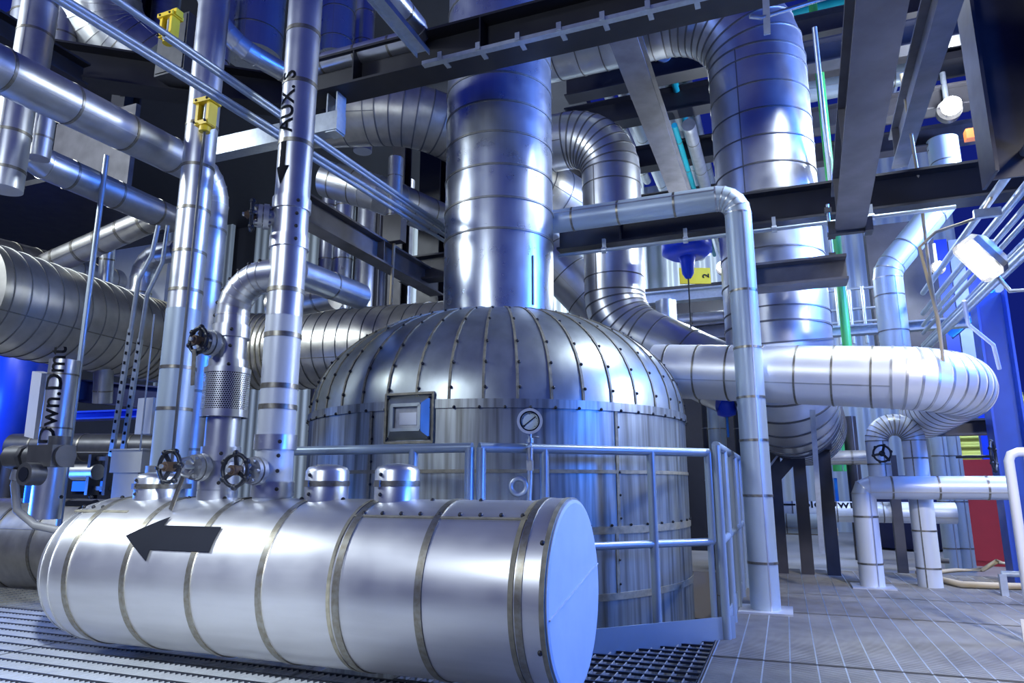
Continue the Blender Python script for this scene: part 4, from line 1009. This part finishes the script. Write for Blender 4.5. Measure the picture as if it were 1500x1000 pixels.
# yellow sign and blue hoist unit
q = P(1018, 404, 7.6); T = thing('sign', 'yellow sign hanging behind the elbow duct', 'sign', q-Z*.12)
MB().box(q, .34, .02, .18, (V((.93, .36, 0)), V((-.36, .93, 0)), Z)).build('plate', 'yellow', T)
tb = text_mesh('2', .11); m = MB(); bm_ = tb; bm_.verts.ensure_lookup_table(); bm_.verts.index_update()
m.add([q+V((.93, .36, 0))*(.13-v.co.y*.9+.02)-Z*(.03-v.co.x)+V((.36, -.93, 0))*.014 for v in bm_.verts], [[v.index for v in f.verts] for f in bm_.faces]); bm_.free(); m.build('lettering', 'black', T)
q = P(1006, 365, 7.3); T = thing('actuator', 'bright blue actuator hanging above the yellow sign', 'actuator', q-Z*.25)
MB().lathe(q-Z*.09, Z, [(0, .02), (0, .18), (.05, .26), (.15, .26), (.17, .2), (.17, .01)], 28).build('diaphragm', 'blue', T); MB().lathe(q-Z*.32, Z, [(0, .03), (.05, .06), (.16, .07), (.23, .09)], 18, caps=(True, False)).build('yoke', 'blue', T)
MB().cyl(q-Z*.85, q-Z*.3, .008, 8).build('rod', 'iron', T)
q = P(1064, 596, 6.9); T = thing('actuator', 'small blue actuator hanging below the header behind the column pipe', 'actuator', q-Z*.2); MB().lathe(q-Z*.1, Z, [(0, .03), (.02, .09), (.1, .1), (.2, .09), (.21, .01)], 20).build('body', 'blue', T); MB().cyl(q-Z*.3, q-Z*.1, .012, 8).build('rod', 'bluep', T)

# ---- far rack above: beams across and pipes running away between the gooseneck and the riser
for u, v, d, lb in ((930, 108, 9.0, 'first dark rack beam between riser and gooseneck'), (990, 150, 9.4, 'second dark rack beam left of the gooseneck'), (1010, 222, 10.6, 'third dark rack beam left of the gooseneck, lower down'), (960, 300, 12, 'low far rack beam left of the gooseneck')):
    p = P(u, v, d); ibeam('rack_beam', lb, go(p, -X, u=830), go(p, X, u=1060), .36, .24, mat='blacksteel', group='rack beams beyond the ducts')
p = P(968, 200, 8.4); ibeam('rack_beam', 'grey-brown rack beam running away left of the gooseneck', go(p, -Y, u=905), go(p, Y, u=1000), .22, .26, mat='steelg')
for k, (u, v, r, mt, lb) in enumerate(((912, 130, .10, 'alu', 'silver rack pipe left of the grey-brown rack beam'), (962, 105, .13, 'alud', 'broad rack pipe above the second rack beam'), (985, 82, .09, 'alud', 'slim rack pipe under the gooseneck arm'), (1000, 178, .10, 'white', 'pale rack pipe between the second and third rack beams'), (1020, 180, .08, 'alud', 'grey rack pipe close to the gooseneck'), (1010, 200, .05, 'teal', 'teal rack pipe close to the gooseneck'), (880, 115, .08, 'alud', 'rack pipe nearest to the riser top'), (1030, 262, .09, 'alud', 'rack pipe low beside the gooseneck'), (1012, 262, .04, 'teal', 'teal rack pipe low beside the gooseneck'), (985, 265, .11, 'alu', 'shiny rack pipe low behind the elbow duct'))):
    p = P(u, v, 10.2+.1*k); pipe('rack_pipe', lb, [p-Y*1.8, p+Y*4], r, mt, bands=.9, bw=.02, n=20, lap=False, group='rack pipes beyond the ducts')
# right of the gooseneck
for u, v, d, lb in ((1240, 30, 8.5, 'dark rack beam at the top right of the gooseneck'), (1240, 88, 9.4, 'dark rack beam behind the green pipe'), (1235, 175, 10.2, 'lower dark rack beam behind the green pipe'), (1300, 160, 8.8, 'dark rack beam between the two broad beams'), (1345, 205, 10.0, 'lower dark rack beam right of the broad beams'), (1330, 55, 7.6, 'dark rack beam high between the two broad beams')):
    p = P(u, v, d); ibeam('rack_beam', lb, p-X*1.4, p+X*1.6, .30, .22, mat='steel', group='rack beams beyond the gooseneck')
p = P(1225, 125, 9.8); pipe('rack_pipe', 'pale horizontal pipe behind the green pipe', [p-X*.8, go(p, X, u=1345)], .17, 'white', bands=.6, bw=.02, n=28, bmat='seamd')
p = P(1205, 150, 8.6); simple_pipe('green_pipe', 'green upright pipe right of the gooseneck', [go(p, Z, v=520), go(p, Z, v=-20)], .052, 'green', 16, cat='pipe')
p = P(1240, 5, 9.6); simple_pipe('teal_pipe', 'teal pipe across the top right beyond the green pipe', [p-X*1, p+X*.6], .10, 'teal', 16, cat='pipe')
simple_pipe('stay_rod', 'pale slender stay rod leaning beside the gooseneck', [P(1193, 40, 6.4), P(1217, 268, 6.4)], .022, 'galv', 10, cat='rod')
p = P(1110, 60, 4.3); 
T = thing('hanger', 'bent strut hanger at the top in front of the gooseneck bend', 'hanger', P(1124, 48, 4.4)); MB().span(P(1121, -20, 4.4), P(1124, 50, 4.4), .042, .03, Y).build('strut', 'galv', T); MB().tube([P(1098, 24, 4.4), P(1115, 26, 4.4), P(1225, -8, 4.4)], .014, 8).build('bent_bar', 'galv', T)
for k, (u, v, w_, h_, lb) in enumerate(((1318, 75, .5, .5, 'white'), (1330, 110, .3, .45, 'small'), (1345, 30, .3, .5, 'tall'))):
    p = P(u, v, 11+.3*k); T = thing('cable_tray', f'{lb} cable tray end between the broad overhead beams', 'cable tray', p-Z*.2)
    for sx in (-1, 1): MB().box(p+X*(sx*w_/2), .04, 2.5, .14).build('side_rail', 'whiter', T)
    m = MB()
    for j in range(9): m.box(p+Y*(-1.1+j*.27), w_, .05, .03)
    m.build('rungs', 'whiter', T)
vpipe('insulated_pipe', 'fat white upright pipe below the high lamp at right', 1383, 262, 205, 9.8, .19, mat='white', bands=.3, bw=.015, n=32, bmat='seamd')
for u, v, lb in ((1413, 92, 'small platform channel high between beam and column at right'), (1395, 140, 'platform channel above the high lamp at right'), (1420, 55, 'upper platform channel near the right column')):
    p = P(u, v, 9.0); T = thing('platform', lb, 'platform', p); MB().box(p, .6, .5, .10).build('deck', 'steel', T); MB().tube([p-X*.3+Z*.05-Y*.3, p-X*.3+Z*.5-Y*.3], .02, 8).build('post', 'whiter', T)
p = P(1425, 197, 8.2); single('orange_box', MB().box(p, .16, .12, .12), 'orange', 'little orange box under the high lamp at right', 'box')
# distant railings behind the stub beam
rg = P(1235, 460, 9.4); T = thing('guardrail', 'distant galvanised railing cluster between the gooseneck and the angled pipe', 'railing', rg-Z*.5)
for j in range(6): MB().tube([rg+X*(-.38+j*.16)-Z*.42, rg+X*(-.38+j*.16)+Z*(.36-.03*(j % 2))], .024, 10).build('post', 'galv', T)
for z in (.34, .06, -.12, -.3): MB().tube([rg-X*.46+Z*z, rg+X*.5+Z*z], .020, 10).build('rail', 'galv', T)
b0 = P(1260, 483, 8.6); ibeam('cross_beam', 'blue-grey channel under the distant railing', go(b0, -X, u=1205), go(b0, X, u=1420), .12, .14, mat='galv')
p0 = P(1325, 440, 10.5); single('steel_column', MB().box(p0, .9, .3, 2.4), 'steel', 'wide dark column behind the angled pipe', 'column')
# blue siding and dark stair structure to the far right
struct('wall_right', MB().box((P(1450, 500, 13).x+5.0, 14.2, 3.2), 8.5, .15, 8), 'wallw')
for k, u in enumerate((1395, 1418, 1440, 1470)):
    p = P(u, 510, 12.4); single('steel_post', MB().box(V((p.x, p.y, 3.6)), .22, .2, 3.4), ('blue', 'whiter', 'blue', 'whiter')[k], ('leftmost blue post beyond the sloping conduits', 'pale post beyond the sloping conduits', 'second blue post beyond the sloping conduits', 'pale post close to the right edge beyond the conduits')[k], 'post', 'posts of the far right structure')
ibeam('brace', 'blue diagonal brace below the sloping conduits', P(1390, 490, 9.5), P(1462, 430, 9.3), .14, .14, mat='bluep')
simple_pipe('bent_tube', 'pale tube drooping from the conduits to the header bend', [P(1412, 440, 5.4), P(1418, 475, 5.5), P(1455, 505, 5.6), P(1464, 540, 5.7)], .016, 'railw', 8, cat='tube')
# things glimpsed between the tank and the column pipe
for u, r, lb, mt in ((1040, .07, 'dark upright post right of the tank', 'steel'), (1090, .09, 'dark upright post directly behind the column pipe', 'steel'), (1053, .10, 'pale upright pipe right of the tank', 'white')):
    vpipe('upright_pipe', lb, u, 760, 590, 7.8+.2*(u % 3), r, ground=True, mat=mt, bands=.6, bw=.012, n=20)
for u, v0, v1, mt, lb in ((1228, 690, 640, 'green', 'green upright pipe below the gooseneck bend'), (1249, 730, 610, 'steel', 'dark upright post behind the white low pipe'), (1218, 745, 700, 'bluep', 'blue pipe stub below the gooseneck bend')):
    vpipe('upright_pipe', lb, u, max(v0, v1), min(v0, v1), 9.2, .085, ground=(mt == 'steel'), mat=mt, bands=None, n=20)
p = P(1235, 670, 8.8); pipe('insulated_pipe', 'short grey pipe crossing behind the white low pipe', [p-X*.3, p+X*.5], .09, 'warm', bands=.3, n=20)
pn = P(960, 470, 9.0)
ibeam('cross_beam', 'grey far beam below the yellow sign', P(925, 440, 9.6), P(1090, 425, 9.2), .16, .16, mat='galv')
ibeam('cross_beam', 'dark far beam right of the elbow duct near the dome', P(980, 492, 9.0), P(1110, 480, 8.7), .2, .2, mat='steelg')
vpipe('square_duct', 'pale flat panel leaning right of the elbow duct', 976, 480, 440, 8.0, .12, mat='duct', bands=None, n=4, lap=False, cat='duct')
struct('wall_mid', MB().box((-.8, 16.2, 3.7), 9, .2, 8.8), 'wallw')

# dark box added to darken the gap between elbow duct and column pipe
q = P(1010, 470, 11.2); T = thing('dark_backing', 'added dark backing box beyond the yellow sign', 'backing', V((q.x, q.y, -.6)))
MB().box(V((q.x, q.y, 1.7)), 1.9, .6, 4.6).build('body', 'blacksteel', T)
for k in range(3): MB().box(V((q.x, q.y-.32, 2.3+k*.42)), 1.8, .05, .07).build('rail', 'galv', T)
for k in range(4): MB().box(V((q.x-.75+k*.5, q.y-.34, 2.7)), .05, .05, 1.0).build('post', 'steelg', T)
p = P(1000, 470, 9.4); pipe('insulated_pipe', 'grey horizontal pipe in front of the added dark backing box', [go(p, X, u=948), go(p, X, u=1085)], .10, 'alud', bands=.4, bw=.02, n=24)

# ================================================================ LIGHT AND CAMERA
def aim(o, t):
    o.rotation_euler = (V(t)-o.location).to_track_quat('-Z', 'Y').to_euler()
def area(loc, to, size, power, col, spread=PI):
    l = bpy.data.lights.new('flood_and_fill_lamp', 'AREA'); l.shape = 'DISK'; l.size = size; l.energy = power; l.color = col; l.spread = spread
    o = bpy.data.objects.new('flood_and_fill_lamp', l); C.objects.link(o); o.location = V(loc); aim(o, to); return o
def spot(loc, to, power, col, ang=60, blend=.4, rad=.08):
    l = bpy.data.lights.new('spot_lamp', 'SPOT'); l.energy = power; l.color = col; l.spot_size = math.radians(ang); l.spot_blend = blend; l.shadow_soft_size = rad
    o = bpy.data.objects.new('spot_lamp', l); C.objects.link(o); o.location = V(loc); aim(o, to); return o
COOL = (.80, .90, 1); WARMW = (1, .97, .92); BLUE = (.035, .20, 1)
def point(q, power, col, rad=.08):
    l = bpy.data.lights.new('lamp_light', 'POINT'); l.energy = power; l.color = col; l.shadow_soft_size = rad
    o = bpy.data.objects.new('lamp_light', l); C.objects.link(o); o.location = V(q); return o
area((-2.6, -2.4, 3.7), (-2, 4, 1.6), 1.3, 125, COOL)
area((2.6, 1.2, 3.6), (1.9, 5.6, 0), .6, 48, (1, .98, .96), math.radians(62))  # added fill to brighten the right deck
area((-7.0, .8, 4.5), (-4, 5, 2.0), .8, 95, (.88, .97, .95))
area((-9.5, -.5, 6.0), (-6.5, 7.5, 4.8), .9, 420, COOL)  # added fill, lifts the dark ducts at upper left
area((3.2, 7.4, 4.6), (-.8, 6.0, 3.2), .6, 270, COOL)
spot((3.0, 5.0, 2.6), (.2, 6.3, 2.75), 420, (.92, .96, 1), 22, .8, .1)
area((1.2, 5.4, 5.0), (.9, 5.1, 1.0), .5, 120, COOL, math.radians(120))
area((3.4, 3.0, 1.6), (-1.5, 4.6, 1.9), .6, 80, BLUE)
area((4.6, 6.4, 4.4), (-1.0, 5.8, 3.4), 1.4, 480, BLUE, math.radians(120))
spot((1.7, 2.5, 1.0), (-.85, 2.9, .45), 320, (.06, .22, 1), 30, .5, .2)  # added blue spot that tints the drum end cap
area((-5.6, 3.2, .7), (-3.6, 2.9, .5), .4, 25, BLUE)
spot((-.3, .1, 2.2), (-2.6, 1.75, 0), 1900, COOL, 42, .3, .1)
spot((3.8, 7.6, 2.2), (.5, 8.0, 0), 330, COOL, 40, .5, .1)
area((-4, 10, 7), (-5, 15, 4), 1.0, 420, COOL)  # added wash for the far back wall
area((4, 9.5, 5), (3, 14, 2), 1.0, 260, (.25, .4, 1))
area((-9.5, 4, 1.6), (-7, 9.5, 1.6), .6, 40, BLUE)
point(L1_-Y*.2, 70, COOL); point(L2_-Y*.2, 110, COOL); point(L3_-Y*.2, 140, COOL)
spot(fc+fd*.05, fc+fd*3, 130, COOL, 90, .5, .08)
w = bpy.data.worlds.new('night sky'); bpy.context.scene.world = w; w.use_nodes = True
bg = w.node_tree.nodes['Background']; bg.inputs['Color'].default_value = (.006, .013, .165, 1); bg.inputs['Strength'].default_value = 1.0
cam = bpy.data.cameras.new('camera'); co = bpy.data.objects.new('camera', cam); C.objects.link(co)
cam.sensor_width = 36; cam.lens = F/1500*36; cam.clip_start = .05; cam.clip_end = 200
mw = Matrix((( RT.x, UP.x, -FW.x, EYE.x), (RT.y, UP.y, -FW.y, EYE.y), (RT.z, UP.z, -FW.z, EYE.z), (0, 0, 0, 1)))
co.matrix_world = mw
sc_ = bpy.context.scene; sc_.camera = co
vs = sc_.view_settings; vs.view_transform = 'Standard'; vs.look = 'None'; vs.gamma = 1; vs.exposure = 0.0; vs.use_curve_mapping = False
